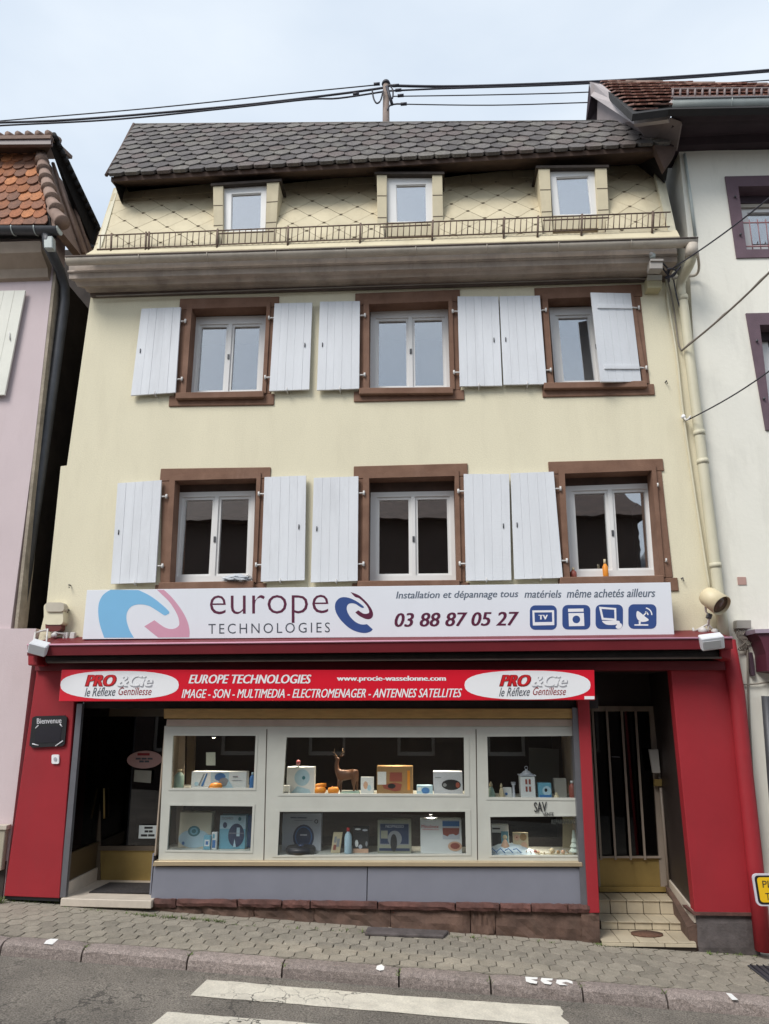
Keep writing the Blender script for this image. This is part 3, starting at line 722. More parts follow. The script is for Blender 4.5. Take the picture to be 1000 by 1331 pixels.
tiles('slate', 'slate', roof, Rf, reg2, slate, cs, .009, tilt=-.06, lift=.014, jit=.003, sink=.035, prio=lambda c: abs(c[0]-3.8))
print('slope len', reg)
# ridge capping, left verge strip, lightning spike
tube('ridge_cap', [rL+Vector((-.02, 0, .01)), rR+Vector((0, 0, .01))], .03, 'slate', roof, 6)
tube('verge_trim', [eL+Vector((-.03, -.02, -.02)), eL.lerp(rL, .5)+Vector((-.03, 0, 0)), rL+Vector((-.03, 0, .03))], .028, 'eave', roof, 6)
for u, v in ((527, 163), (712, 162), (357, 163), (212, 167)):
    p = at(u, v, 1.2); tube('roof_hook', [p+Vector((0, -.05, -.25)), p+Vector((0, 0, 0)), p+Vector((0, .02, .07))], .009, 'rail', roof, 5)
# left gable wall of the attic (closes the mansard end)
bm = bmesh.new()
add_hull(bm, [cBL, cTL, Vector((cTL.x, 6, cTL.z)), Vector((cBL.x, 6, cBL.z))], [p+Vector((.2, 0, 0)) for p in (cBL, cTL, Vector((cTL.x, 6, cTL.z)), Vector((cBL.x, 6, cBL.z)))])
frombm('attic_gable', bm, 'cladding', H)
prism('gable_trim', [at(125, 324, -.38), at(131, 322, -.38), at(154, 244, .36), at(147, 247, .36)], .05, 'pipe', H)
prism('gable_trim', [at(846, 204, .4), at(861, 217, .36), at(880, 303, -.36), at(869, 300, -.35)], .05, 'pipe', H)
# body behind the facade
xa, xb = at(50, 830, 0).x, at(946, 830, 0).x
holed_z = at(0, 1240, 0).z
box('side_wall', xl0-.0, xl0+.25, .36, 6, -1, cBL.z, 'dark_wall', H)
box('side_wall', xr0-.30, xr0-.05, .36, 6, -1, cBL.z, 'cream', H)
box('rear_wall', xl0, xr0, 6, 6.2, -1, cBL.z+2.2, 'cream', H)
box('room_backdrop', xl0+.26, xr0-.31, 1.6, 1.65, 2.0, cTL.z, 'void', H)
box('floor_slab', xl0+.26, xr0-.31, .36, 5.9, 5.05, 5.2, 'void', H)
box('floor_slab', xl0+.26, xr0-.31, .36, 5.9, 2.9, 3.05, 'void', H)
box('attic_floor', xl0+.26, xr0-.31, -.2, 5.9, line_at((95, 338), (880, 316), -.36, 0)-.25, line_at((95, 338), (880, 316), -.36, 0)-.1, 'void', H)
# snow guard railing above the gutter
sg = empty('snow_guard', at(500, 300, -.42), H); W[sg.name] = tuple(at(500, 300, -.42))
YG = -.42
def gtop(u): return 306+(u-127)*(275.5-306)/(871-127)
def gbot(u): return 324+(u-127)*(294.5-324)/(871-127)
tube('rail', [at(128, gtop(128), YG), at(872, gtop(872), YG)], .010, 'rail', sg, 5)
tube('rail', [at(126, gbot(126), YG), at(871, gbot(871), YG)], .010, 'rail', sg, 5)
u = 131.0; k = 0
while u < 870:
    wide = .5
    o = tube('rail_bar', [at(u-1, gbot(u), YG), at(u, gtop(u), YG)], .0065, 'rail', sg, 4)
    u += 7.6+rnd.uniform(-.3, .3); k += 1
for u in (145, 190, 194, 283, 375, 469, 563, 656, 700, 757, 849):
    tube('rail_bracket', [at(u-1, gbot(u)+7, YG), at(u, gtop(u)-2, YG)], .015, 'rail', sg, 5)
for a, b in ((284, 356), (494, 560), (706, 792)):
    tube('rail', [at(a, gtop(a)+4, YG), at(b, gtop(b)+4, YG)], .010, 'rail', sg, 5)
# downpipe: cream above, red below
def yp(v): return 883+(v-365)*(936-883)/(800-365)
dp = tube('downpipe', [at(899, 320, -.5), at(899, 338, -.46), at(896, 345, -.38), at(886, 364, -.14), at(885, 375, -.1)] + [at(yp(v)+2, v, -.1) for v in (400, 480, 560, 640, 720, 800, 829)], .062, 'pipe', H, 12)
tube('outlet', [at(899, 318, -.5), at(899, 334, -.48)], .08, 'gutter', dp, 12)
for v in (385, 560, 597, 732): tube('pipe_collar', [at(yp(v)+2, v, -.1), at(yp(v)+3, v+6, -.1)], .070, 'pipe', dp, 12)
tube('red_downpipe', [at(946, 832, -.13), at(958, 900, -.13), at(968, 1000, -.13), at(981, 1120, -.13), at(993, 1236, -.13)], .085, 'red', H, 12)

# ------------------------------------------------------------------ shopfront
YP = -.10
pil1 = qbox('red_pillar', [(48, 868), (100, 868), (77, 1168), (5, 1165)], YP, .45, 'red', H, .006)
pil2 = qbox('red_pillar', [(872, 868), (949, 868), (987, 1187), (904, 1187)], YP, .13, 'red', H, .006)
qbox('pillar_trim', [(100, 915), (107, 915), (85, 1166), (77, 1167)], YP+.01, .06, 'alu', H)
prism('pillar_trim', Qw([(5, 1165), (77, 1168), (77, 1172), (5, 1169)], YP+.02), .4, 'black', H)
qbox('red_lintel', [(46, 861), (950, 859), (951, 871), (45, 872)], YP-.05, .3, 'red_dark', H, .004)
qbox('head_panel', [(45, 871), (955, 871), (955, 920), (45, 920)], YP+.03, .03, 'red_dark', H) if False else None
# hood above
bm = bmesh.new(); hY = -.5
def hp(u, v, Y): return at(u, v, Y)
fA, fB = at(36, 839, hY), at(952, 829.5, hY)
def hood(x, z): return [(x, hY, z), (x, .0, z+.14), (x, .0, z-.02), (x, hY+.09, z-.05), (x, hY+.09, z-.115), (x, hY+.015, z-.115)]
add_hull(bm, [Vector(p) for p in hood(fA.x, fA.z)], [Vector(p) for p in hood(fB.x, fB.z)])
frombm('canopy', bm, 'red_dark', H)
tube('canopy_lip', [fA+Vector((0, -.005, .005)), fB+Vector((0, -.005, .005))], .012, 'rose', H, 6)
for u, vv in ((40, 850), (944, 844)):
    qbox('canopy_bracket', [(u-4, vv-4), (u+9, vv-4), (u+9, vv+15), (u-4, vv+15)] if u < 500 else [(u-7, vv-4), (u+7, vv-4), (u+7, vv+15), (u-7, vv+10)], hY+.12, .4, 'red', H, .01)
# rolled awning in the dark gap
aw = tube('awning_roll', [at(62, 856, -.30), at(938, 850, -.30)], .055, 'awning', H, 12)
tube('awning_bar', [at(62, 861, -.38), at(938, 855, -.38)], .012, 'cornice_dark', aw, 6)
qbox('awning_recess', [(48, 838), (948, 832), (950, 862), (47, 864)], -.04, .03, 'awning', H)
# wall parts framing the shop openings
qbox('soffit_panel', [(98, 905), (778, 905), (778, 921), (98, 921)], .0, .3, 'awning', H)
qbox('red_post', [(751, 905), (766, 905), (780, 1187), (765, 1187)], YP+.03, .12, 'red', H, .004)
prism('recess_wall', [at(765, 905, YP+.03)+Vector((-.01, .125, 0)), at(779, 1187, YP+.03)+Vector((-.01, .125, 0)), at(779, 1187, YP+.03)+Vector((-.01, 1.02, 0)), at(765, 905, YP+.03)+Vector((-.01, 1.02, 0))], .03, plain('dark_wood', (.03, .02, .017)), H, dirv=(-1, 0, 0))
qbox('post_trim', [(744, 920), (752, 920), (765, 1180), (756, 1180)], YP+.05, .12, 'alu', H)
# ---- display window
sw_q = Qw([(214, 944), (746, 944), (757, 1121), (206, 1121)], .02)
openings = [[(224, 955), (334, 955), (331, 1026), (221, 1026)], [(220, 1046), (330, 1047), (327, 1108), (216, 1106)], [(370, 957), (606, 957), (607, 1034), (365, 1033)], [(361, 1054), (608, 1054), (609, 1111), (358, 1113)], [(632, 956), (747, 955), (750, 1039), (634, 1038)], [(636, 1061), (751, 1060), (755, 1113), (638, 1113)]]
dwn = holed('display_window', [sw_q] + [Qw(o, .02) for o in openings], .07, 'frame_white', H)
for o in openings:
    oq = Qw(o, .02)
    holed('bead', [sub(oq, -.015, -.02, 1.015, 1.02, -.006), sub(oq, .012, .02, .988, .98, -.006)], .02, 'frame_white', dwn)
    sbox('pane', oq, -.01, -.01, 1.01, 1.01, .035, .006, 'shop_glass', dwn)
for u0, v0, u1, v1 in ((347, 948, 343, 1118), (619, 948, 621, 1118)):
    qbox('frame_joint', [(u0-.6, v0), (u0+.6, v0), (u1+.6, v1), (u1-.6, v1)], .018, .01, 'grout', dwn)
# shelves: top surfaces flush with the bottoms of the openings
def zof(v, Y=.09): return at(480, v, Y).z
xs0, xs1 = at(214, 1000, 0).x, at(752, 1000, 0).x
shz = {}
for nm, (ua, ub, va, vb) in {'L': (212, 345, 1027, 1107), 'C': (348, 619, 1034.5, 1112), 'R': (622, 756, 1039, 1113)}.items():
    xa_, xb_ = at(ua, 1040, .1).x, at(ub, 1040, .1).x
    for row, vv in (('u', va), ('l', vb)):
        z = at((ua+ub)/2, vv, .09).z; shz[nm+row] = z
        box('shelf', xa_+.003, xb_-.003, .09, .66, z-.05, z, 'frame_white', dwn, .003)
    ztop = at((ua+ub)/2, 952, .09).z
    box('showcase_ceiling', xa_+.003, xb_-.003, .09, .9, ztop+.03, ztop+.05, 'slat_box', dwn)
    box('shelf_back', xa_+.003, xb_-.003, .67, .69, shz[nm+'l']-.05, shz[nm+'l']+.1, 'void', dwn)
zl = shz['Ll']-.05; zt = at(480, 944, .1).z
bm_ = box('showcase_back', xs0-.05, xs1+.05, 1.0, 1.03, zl-.4, zt+.15, 'void', dwn)
box('showcase_side', at(212, 1000, .1).x-.02, at(212, 1000, .1).x-.005, .09, .99, zl, zt, 'pinkwood', dwn)
box('showcase_side', at(751, 1000, .1).x+.0, at(751, 1000, .1).x+.012, .09, .99, zl, zt, 'pinkwood', dwn)
box('showcase_floor', xs0, xs1, .08, 1.0, zl-.1, zl-.06, 'void', dwn)
# tan uprights seen inside the left bay
qbox('upright', [(233, 955), (240, 955), (237, 1100), (228, 1100)], .5, .03, 'pinkwood', dwn)
# dim panel deeper in the right bay
qbox('inner_panel', [(688, 972), (727, 974), (727, 1035), (688, 1035)], .8, .02, plain('dim_panel', (.10, .105, .10)), dwn)
qbox('inner_panel', [(732, 1062), (752, 1062), (752, 1108), (732, 1108)], .6, .02, plain('dim_cream', (.30, .28, .2)), dwn)
# spotlights
for u, v, e in ((278, 959, 1.2), (388, 957.5, 1.2), (455, 957.5, 1.8), (513, 957.5, 1.8), (572, 958, 6)):
    p = at(u, v, .35); p.z = zt-.02 if False else at(u, v, .35).z
    s_ = lathe('spotlight', p+Vector((0, 0, .0)), [(.022, 0), (.03, .004), (.03, .05)], 'alu', dwn, 12)
    lathe('lamp', p+Vector((0, 0, -.004)), [(.006, 0), (.02, .002), (.02, .006)], 'lamp_on', s_, 12)
    ld = bpy.data.lights.new('spot_light', 'AREA'); ld.shape = 'DISK'; ld.size = .05; ld.energy = 2.0*(1.6 if u > 560 else 1); ld.color = (1, .85, .66); ld.spread = math.radians(110)
    lo = bpy.data.objects.new('spot_light', ld); COL.objects.link(lo); lo.location = p+Vector((0, 0, -.012)); setparent(lo, s_)
ld = None
for u, e in ((275, .35), (400, .5), (560, .5), (690, .35)):     # small lamps under the middle shelves
    p = at(u, 1058, .35)
    s_ = lathe('spotlight', p+Vector((0, 0, -.01)), [(.02, 0), (.025, .004), (.025, .02)], 'alu', dwn, 12)
    ld = bpy.data.lights.new('spot_light', 'AREA'); ld.shape = 'DISK'; ld.size = .05; ld.energy = e*4; ld.color = (1, .88, .72); ld.spread = math.radians(140)
    lo = bpy.data.objects.new('spot_light', ld); COL.objects.link(lo); lo.location = p+Vector((0, 0, -.02)); setparent(lo, s_)
# board and shutter rail above
qbox('shutter_box_board', [(213, 921), (746, 921), (746, 934), (213, 934)], -.03, .2, 'shutter_box', H, .004)
qbox('roller_shutter_rail', [(217, 935), (745, 935), (745, 944), (216, 944)], .0, .05, 'slat_box', H, .003)
# brass sill, grey panels
qbox('brass_sill', [(200, 1119.5), (757, 1121), (758, 1127), (198, 1126)], -.06, .18, 'brass_sill', H, .006)
rq = Qw([(200, 1127), (757, 1128), (760, 1177), (196, 1169)], -.02)
for s0, s1 in ((0, .505), (.507, 1)): sbox('riser_panel', rq, s0, 0, s1, 1, 0, .1, 'riser', H, .002)
# sandstone ledge stones (rough)
def rough(name, px, Y, depth, m, par, amp=.012, nx=8, ny=3):
    q = Qw(px, Y); bm = bmesh.new(); F_ = []; 
    for j in range(ny+1):
        row = []
        for i in range(nx+1):
            p = bil(q, i/nx, j/ny); edge = (i in (0, nx)) + (j in (0, ny))
            p = p + Vector((rnd.uniform(-.004, .004), (rnd.uniform(-amp, amp) + (.014 if edge else 0)), rnd.uniform(-.005, .005) if j in (0, ny) else rnd.uniform(-amp, amp)*.4)); row.append(bm.verts.new(p))
        F_.append(row)
    B_ = [[bm.verts.new(bil(q, i/nx, j/ny)+Vector((0, depth, 0))) for i in range(nx+1)] for j in range(ny+1)]
    for j in range(ny):
        for i in range(nx): bm.faces.new((F_[j][i], F_[j][i+1], F_[j+1][i+1], F_[j+1][i])); bm.faces.new((B_[j][i], B_[j+1][i], B_[j+1][i+1], B_[j][i+1]))
    for i in range(nx):
        bm.faces.new((F_[0][i], B_[0][i], B_[0][i+1], F_[0][i+1])); bm.faces.new((F_[ny][i], F_[ny][i+1], B_[ny][i+1], B_[ny][i]))
    for j in range(ny):
        bm.faces.new((F_[j][0], F_[j+1][0], B_[j+1][0], B_[j][0])); bm.faces.new((F_[j][nx], B_[j][nx], B_[j+1][nx], F_[j+1][nx]))
    return frombm(name, bm, m, par)
base_ = empty('stone_base', at(480, 1200, 0), H); W[base_.name] = tuple(at(480, 1200, 0))
ly = lambda u: 1169+(u-190)*(1177-1169)/(575)
js = [186, 228, 308, 366, 403, 491, 592, 650, 691, 739, 768]
for a, b in zip(js, js[1:]):
    hgt = 8.5 if a > 190 else 11
    rough('ledge_stone', [(a+.8, ly(a)+.2), (b-.8, ly(b)+.2), (b-.8, ly(b)+hgt+(b-190)*.003), (a+.8, ly(a)+hgt+(a-190)*.003)], -.085+rnd.uniform(-.01, .01), .25, 'redstone', base_, .007, 8, 2)
js = [184, 262, 330, 408, 508, 612, 645, 776]
by = lambda u: 1196+(u-190)*(1232-1196)/(590)
for a, b in zip(js, js[1:]):
    rough('base_stone', [(a+.4, ly(a)+8), (b-.4, ly(b)+8), (b-.4, by(b)), (a+.4, by(a))], -.035, .25, 'basestone', base_, .014, 10, 4)
rough('base_stone', [(756, 1182), (779, 1182), (781, 1230), (758, 1230)], -.06, .3, 'basestone', base_, .01, 3, 6)
# right plinth
rough('plinth', [(906, 1190), (982, 1190), (990, 1243), (910, 1243)], -.09, .3, 'greystone', H, .004, 6, 5)
qbox('plinth_cap', [(900, 1186), (984, 1187), (985, 1191), (902, 1190)], -.12, .3, 'redstone', H)
# ---- left entrance recess
z_in = at(150, 1171, -.05).z
xl_i, xr_i = at(90, 1100, 0).x, at(206, 1100, 0).x
xr_far = at(206, 1121, .02).x
YDR = .72
ent = thing('x', 'x', 'x', (0, 0, 0)) if False else None
th_q = Qw([(79, 1168), (197, 1171), (190, 1179), (77, 1174)], -.13)
prism('threshold', [th_q[0], th_q[1], th_q[1]+Vector((0, 0, -.08)), th_q[0]+Vector((0, 0, -.08))], .14, 'threshold', H, .006)
zt_ = th_q[0].z
fl = [th_q[0]+Vector((0, .141, -.002)), th_q[1]+Vector((.05, .141, -.002)), Vector((th_q[1].x+.05, YDR+.3, zt_)), Vector((th_q[0].x, YDR+.3, zt_))]
prism('entrance_floor', fl, .2, 'threshold', H, dirv=(0, 0, -1))
# side panel (left cheek): glazed above, brass below, stone skirting
xs_ = th_q[0].x+.02
zt2 = at(100, 905, 0).z
cheekx = xs_+.0
def cheek(name, z0, z1, y0, y1, m, t=.03, par=None): return box(name, cheekx-.06, cheekx-.06+t, y0, y1, z0, z1, m, par or H)
zc1 = at(110, 1150, .3).z; zc2 = at(110, 1106, .3).z
cheek('skirting', zt_-.02, zt_+.14, -.05, YDR+.1, 'threshold', .06)
cheek('cheek_panel', zt_+.14, zc2, -.02, YDR+.1, plain('cheek_bronze', (.075, .05, .025), .4), .035)
cheek('cheek_rail', zc2, zc2+.03, -.02, YDR+.1, 'cheek_bronze', .045)
cheek('cheek_glass', zc2+.03, zt2+.1, -.02, YDR+.1, 'door_glass', .01)
box('cheek_lining', cheekx-.2, cheekx-.18, -.02, YDR+.3, zt_-.1, zt2+.1, 'void', H)
# door
dq = Qw([(122, 925), (216, 925), (212, 1154), (124, 1154)], YDR)
D_ = empty('shop_door', (dq[2]+dq[3])/2, H); W[D_.name] = tuple((dq[2]+dq[3])/2)
fr_in = sub(dq, .07, .03, 1.2, .775); br = sub(dq, .07, .80, 1.2, .975)
holed('door_frame', [sub(dq, -.05, -.02, 1.4, 1.0), sub(dq, .07, .03, 1.3, .775), sub(dq, .07, .80, 1.3, .97)], .06, plain('door_bronze', (.13, .10, .07), .4), D_)
prism('pane', sub(dq, .05, .02, 1.32, .78, .03), .006, 'door_glass', D_)
prism('brass_panel', sub(dq, .06, .79, 1.32, .98, .02), .02, 'brass', D_)
prism('kick_rail', sub(dq, .0, .965, 1.35, .985, -.02), .03, 'brass_sill', D_)
tube('door_handle', [bil(dq, .15, .45)+Vector((0, -.03, 0)), bil(dq, .15, .62)+Vector((0, -.03, 0))], .012, 'brass', D_, 8)
box('shop_void', xs_-.15, xr_far+1.0, 2.2, 2.25, zt_-.2, zt2+.4, 'void', H)
box('shop_void_floor', xs_-.15, xr_far+1.0, YDR+.31, 2.2, zt_-.1, zt_-.02, 'void', H)
box('recess_ceiling', xs_-.18, at(214, 925, 0).x+.03, -.05, 2.2, zt2-.02, zt2+.04, 'awning', H)
# side of the showcase closing the recess on the right
zz = at(206, 1168, 0).z
box('showcase_cheek', at(207, 1050, .1).x-.035, at(207, 1050, .1).x-.02, .10, .7, zz, zl+.02, 'riser', H)
# small notices on the door
def notice(name, label, cat, px, Y, m, lines=(), cm='darkgrey', ell=None, lm=None):
    t = thing(name, label, cat, at(px[3][0], px[3][1], Y))
    if ell: shape('sheet', ell, Y, .003, m, t)
    else: qbox('sheet', px, Y, .003, m, t)
    q = Qw(px, Y-.001)
    for k, (n_w, s0, t0, s1, t1, c) in enumerate(lines):      # print too small to read: broken dashes
        for i in range(n_w): prism('print_line', sub(q, s0+(s1-s0)*i/n_w, t0, s0+(s1-s0)*(i+.86)/n_w, t1, -.001), .001, c, t)
    return t
notice('door_sticker', 'oval pinkish sticker with a red heading high on the glass shop door', 'sticker', R4(165, 976, 211, 999), YDR-.02, plain('sticker_pink', (.52, .32, .30)),
       [(1, .3, .13, .7, .27, 'deepred'), (3, .25, .4, .75, .5, 'darkgrey'), (2, .35, .55, .65, .66, 'darkgrey')], ell=ellpx(188, 987.5, 23, 11.5, rot=-.05))
notice('paper_notice', 'small square grey paper below the oval sticker on the shop door', 'notice', [(175, 1001), (197, 1002), (196, 1018), (174, 1016)], YDR-.02, plain('paper_grey', (.34, .34, .29)))
notice('paper_notice', 'small white notice with three black lines low on the shop door', 'notice', [(181, 1073), (206, 1073), (205, 1090), (180, 1090)], YDR-.02, plain('paper_white', (.62, .68, .68)),
       [(1, .28, .1, .78, .26, 'black_print'), (2, .3, .38, .75, .54, 'black_print'), (2, .12, .68, .88, .85, 'black_print')])
pst = qbox('poster', [(170, 1019), (212, 1021), (210, 1066), (168, 1064)], YDR+.2, .01, plain('poster_dark', (.07, .07, .09)))
tag(pst, 'dark poster hanging inside the glass shop door between the two papers', 'poster')
dm = Qw([(0, 0)]*4, 0)
mt = prism('doormat', [(xs_+.18, .12, zt_+.012), (xr_far+.05, .12, zt_+.012), (xr_far+.05, YDR-.14, zt_+.012), (xs_+.22, YDR-.14, zt_+.012)], .012, 'mat_fiber', dirv=(0, 0, -1), bev=.003)
tag(mt, 'dark rectangular doormat on the pale floor of the shop entrance', 'doormat')
# ---- right entrance: steps and door
stx0 = at(781, 1200, .3).x; 
Y2, Y1, Y0 = .30, .60, .92
z3 = at(840, 1220, .0).z; z2 = at(840, 1198, Y2).z; z1 = at(840, 1170, Y1).z
xr2, xr1, xr0_ = at(893, 1206, Y2).x, at(880, 1180, Y1).x, at(866, 1157, Y0).x
xrf = at(905, 1226, -.1).x; xlf = at(782, 1226, -.1).x
steps = empty('entrance_steps', (stx0+.5, .3, z3), H); W[steps.name] = (stx0+.5, .3, z3)
box('step_core', stx0-.05, xr2+.05, Y2+.012, Y1+.1, z3-.2, z2-.012, 'grout', steps)
box('step_core', stx0-.05, xr2+.0, Y1+.012, 1.3, z3-.2, z1-.012, 'grout', steps)
box('step_core', xlf+.01, xrf-.0, -.09, Y2+.05, z3-.2, z3-.012, 'grout', steps)
def tilerow(x0, x1, n, y0, y1, z0, z1, nm):
    w_ = (x1-x0)/n
    for i in range(n): box(nm, x0+i*w_+.0045, x0+(i+1)*w_-.0045, y0, y1, z0, z1, 'tile', steps, .0015)
tilerow(stx0, xr2, 5, Y2, Y2+.012, z3+.003, z2-.014, 'riser_tile')
tilerow(stx0, xr1, 5, Y1, Y1+.012, z2+.003, z1-.014, 'riser_tile')
tilerow(stx0, xr2+.01, 5, Y2-.015, Y1-.003, z2-.012, z2, 'tread_tile')
tilerow(stx0, xr1+.01, 5, Y1-.015, Y0+.05, z1-.012, z1, 'tread_tile')
tilerow(xlf, xrf, 5, -.115, Y2-.003, z3-.012, z3, 'tread_tile')
tilerow(xlf, xrf, 3, -.12, -.10, z3-.045, z3-.014, 'nosing')
cm = lathe('coir_mat', Vector((at(843, 1222, .1).x, .13, z3+.001)), [(.0, 0), (.17, 0), (.17, .014), (.0, .016)], 'coir', None, 20)
cm.data.transform(Matrix.Translation(Vector((at(843, 1222, .1).x, .13, 0))) @ Matrix.Diagonal((1, .62, 1, 1)) @ Matrix.Translation(-Vector((at(843, 1222, .1).x, .13, 0))))
tag(cm, 'small oval brown coir mat on the lowest tiled step', 'doormat')
# crumbling cheek right of the steps
xc = at(880, 1180, Y1).x
bm = bmesh.new()
add_hull(bm, [(xrf-.03, -.06, z3-.25), (xrf+.08, -.06, z3-.25), (xrf+.08, -.06, z1-.06), (xrf-.06, -.06, z1-.10)], [(xc+.02, Y0+.1, z3-.25), (xrf+.08, Y0+.1, z3-.25), (xrf+.08, Y0+.1, z1+.10), (xc+.0, Y0+.1, z1+.10)])
frombm('step_cheek', bm, 'basestone', steps)
prism('skirting', [(xr0_+.03, Y0, z1), (xrf+.02, -.05, z1-.06), (xrf+.02, -.05, z1+.06), (xr0_+.03, Y0, z1+.16)], .05, 'threshold', steps, dirv=(1, 0, 0))
zdt = at(820, 915, Y0).z
# recess lining right side, ceiling
prism('recess_wall', [(xr0_+.06, Y0+.1, z1-.1), (at(904, 1187, YP).x+.02, .032, z1-.1), (at(872, 868, YP).x+.02, .032, at(872, 868, YP).z), (at(846, 920, Y0).x+.04, Y0+.1, at(872, 868, YP).z)], .5, plain('dark_wood', (.03, .02, .017)), H, dirv=(1, 0, 0))
box('recess_ceiling', stx0-.3, xrf+.1, YP+.3, Y0+.2, at(820, 880, .3).z+.06, at(820, 880, .3).z+.1, 'awning', H)
box('recess_back', stx0-.3, xrf+.3, Y0+.06, Y0+.10, z1-.05, zdt+.6, plain('dark_wood', (.03, .02, .017)), H)
ddq = Qw([(765, 918), (853, 918), (869, 1159), (779, 1159)], Y0)
HD = empty('house_door', (ddq[2]+ddq[3])/2, H); W[HD.name] = tuple((ddq[2]+ddq[3])/2)
bronze = plain('bronze', (.33, .27, .22), .4)
holed('door_frame', [ddq, sub(ddq, .03, .03, .90, .825), sub(ddq, .03, .828, .90, .985)], .06, bronze, HD)
prism('pane', sub(ddq, .02, .02, .92, .83, .03), .006, 'house_door_glass', HD)
prism('brass_panel', sub(ddq, .02, .826, .92, .99, .02), .02, 'brass', HD)
prism('kick_rail', sub(ddq, .0, .975, .96, 1.0, -.02), .03, 'brass', HD)
prism('cross_rail', sub(ddq, .03, .818, .92, .828, -.02), .03, bronze, HD)
for s in (.035, .245, .465, .67):
    prism('door_bar', sub(ddq, s, .02, s+.03, .835, -.035), .022, bronze, HD)
tube('letter_slot', [bil(ddq, .30, .285)+Vector((0, -.01, 0)), bil(ddq, .42, .288)+Vector((0, -.01, 0))], .006, 'alu', HD, 6)
prism('door_lock', Qw([(851, 1013), (861, 1013), (861, 1022), (851, 1022)], Y0-.08), .05, 'brass', HD, .004)
tube('door_edge', [bil(ddq, .97, .35)+Vector((0, -.04, 0)), bil(ddq, 1.0, 1.0)+Vector((0, -.04, 0))], .018, bronze, HD, 8)
ic = qbox('intercom', [(844, 974), (856, 974), (859, 1005), (849, 1005)], Y0-.15, .04, plain('intercom_grey', (.42, .40, .37)), bev=.004)
tag(ic, 'pale grey intercom panel beside the barred house door', 'intercom')

# ------------------------------------------------------------------ signs
SB = thing('shop_banner', 'long white shop banner with blue and pink swirl, phone number and four blue icons', 'sign', at(490, 830, -.2))
bq = [(113, 767), (872, 757), (877, 826), (107, 831)]
YB = -.24
qbox('board', bq, YB, .06, 'sign_white', SB, .003)
T = YB-.0015
z3_ = lambda p, k=7.143, ox=120, oy=760: (ox+p[0]/k, oy+p[1]/k)
blue = [(170, 46), (170, 46), (100, 95), (62, 170), (55, 260), (70, 370), (110, 492), (110, 492), (386, 492), (386, 492), (345, 420), (318, 330), (322, 260), (360, 205), (430, 183), (520, 195), (600, 240), (665, 282), (690, 280), (714, 252), (640, 180), (540, 105), (430, 50), (430, 50)]
shape('swirl', [z3_(p) for p in blue], T, .004, 'sky_blue', SB, True)
pink = [(600, 47), (600, 47), (640, 85), (720, 165), (785, 270), (808, 350), (795, 390), (740, 412), (670, 395), (577, 330), (577, 330), (483, 387), (483, 387), (560, 450), (612, 490), (612, 490), (900, 488), (900, 488), (903, 430), (885, 345), (835, 245), (750, 130), (664, 47), (664, 47)]
shape('swirl', [z3_(p) for p in pink], T, .004, 'rose', SB, True)
z4 = lambda p: (425+p[0]/10.53, 760+p[1]/10.53)
b2 = [(490, 318), (505, 300), (420, 235), (330, 190), (240, 170), (165, 190), (115, 260), (120, 360), (180, 470), (290, 580), (400, 640), (520, 662), (600, 640), (628, 610), (628, 610), (550, 540), (550, 540), (480, 545), (400, 515), (320, 440), (275, 350), (280, 285), (320, 255), (390, 262), (450, 300)]
shape('emblem_arc', [z4(p) for p in b2], T, .004, 'navy', SB, True)
m2 = [(325, 100), (325, 100), (385, 165), (440, 185), (510, 245), (560, 310), (580, 370), (560, 395), (500, 395), (430, 350), (430, 350), (390, 380), (390, 380), (450, 430), (540, 470), (600, 465), (632, 420), (620, 350), (570, 270), (500, 195), (430, 140)]
shape('emblem_arc', [z4(p) for p in m2], T, .004, 'maroon', SB, True)
def tx(s, px, m, par, Y, **k): return text(s, Qw(px, Y), m, par, **k)
tx('europe', [(273, 774), (427, 773), (427, 809), (273, 811)], 'maroon', SB, YB-.001, bold=-.012)
tx('TECHNOLOGIES', [(271, 811), (429, 809), (429, 822), (271, 824)], 'darkgrey', SB, YB-.001, bold=-.004, spacing=1.35)
tx('Installation et dépannage tous', [(515, 769), (674, 767), (674, 779), (515, 781)], plain('print_slate', (.10, .13, .18)), SB, YB-.001, bold=.012, shear=.2)
tx('matériels', [(682, 767), (730, 767), (730, 777), (682, 777)], 'print_slate', SB, YB-.001, bold=.012, shear=.2)
tx('même achetés ailleurs', [(737, 766), (852, 765), (852, 776), (737, 777)], 'print_slate', SB, YB-.001, bold=.012, shear=.2)
tx('03 88 87 05 27', [(513, 797), (675, 795), (675, 813), (513, 815)], 'maroon', SB, YB-.001, bold=.022, shear=.2)
z5 = lambda x, y: (680+x/5.556, 780+y/5.556)
def zr(x0, y0, x1, y1, r):
    return [z5(*p) for p in rrpx(x0, y0, x1, y1, r)]
for x0, y0, x1, y1 in ((50, 38, 245, 215), (285, 35, 487, 213), (525, 32, 723, 210), (762, 30, 965, 208)):
    shape('icon_tile', zr(x0, y0, x1, y1, 38), T, .004, 'navy', SB)
T2 = T-.0015
def zq(*pts): return [z5(*p) for p in pts]
shape('icon_mark', zq((68, 75), (225, 73), (227, 181), (72, 184)), T2, .002, 'white', SB, holes=[zq((83, 90), (210, 88), (212, 158), (86, 160))])
tx('TV', zq((112, 108), (180, 107), (180, 140), (112, 141)), 'white', SB, T2, bold=.04)
shape('icon_mark', zq((326, 63), (438, 61), (438, 84), (327, 86)), T2, .002, 'white', SB)
shape('icon_mark', zq((329, 95), (440, 93), (444, 187), (333, 189)), T2, .002, 'white', SB, holes=[[z5(*p) for p in ellpx(386, 140, 28, 28, 18)]])
shape('icon_mark', zq((550, 48), (674, 58), (676, 150), (570, 142)), T2, .002, 'white', SB, holes=[zq((568, 64), (660, 70), (662, 134), (582, 128))])
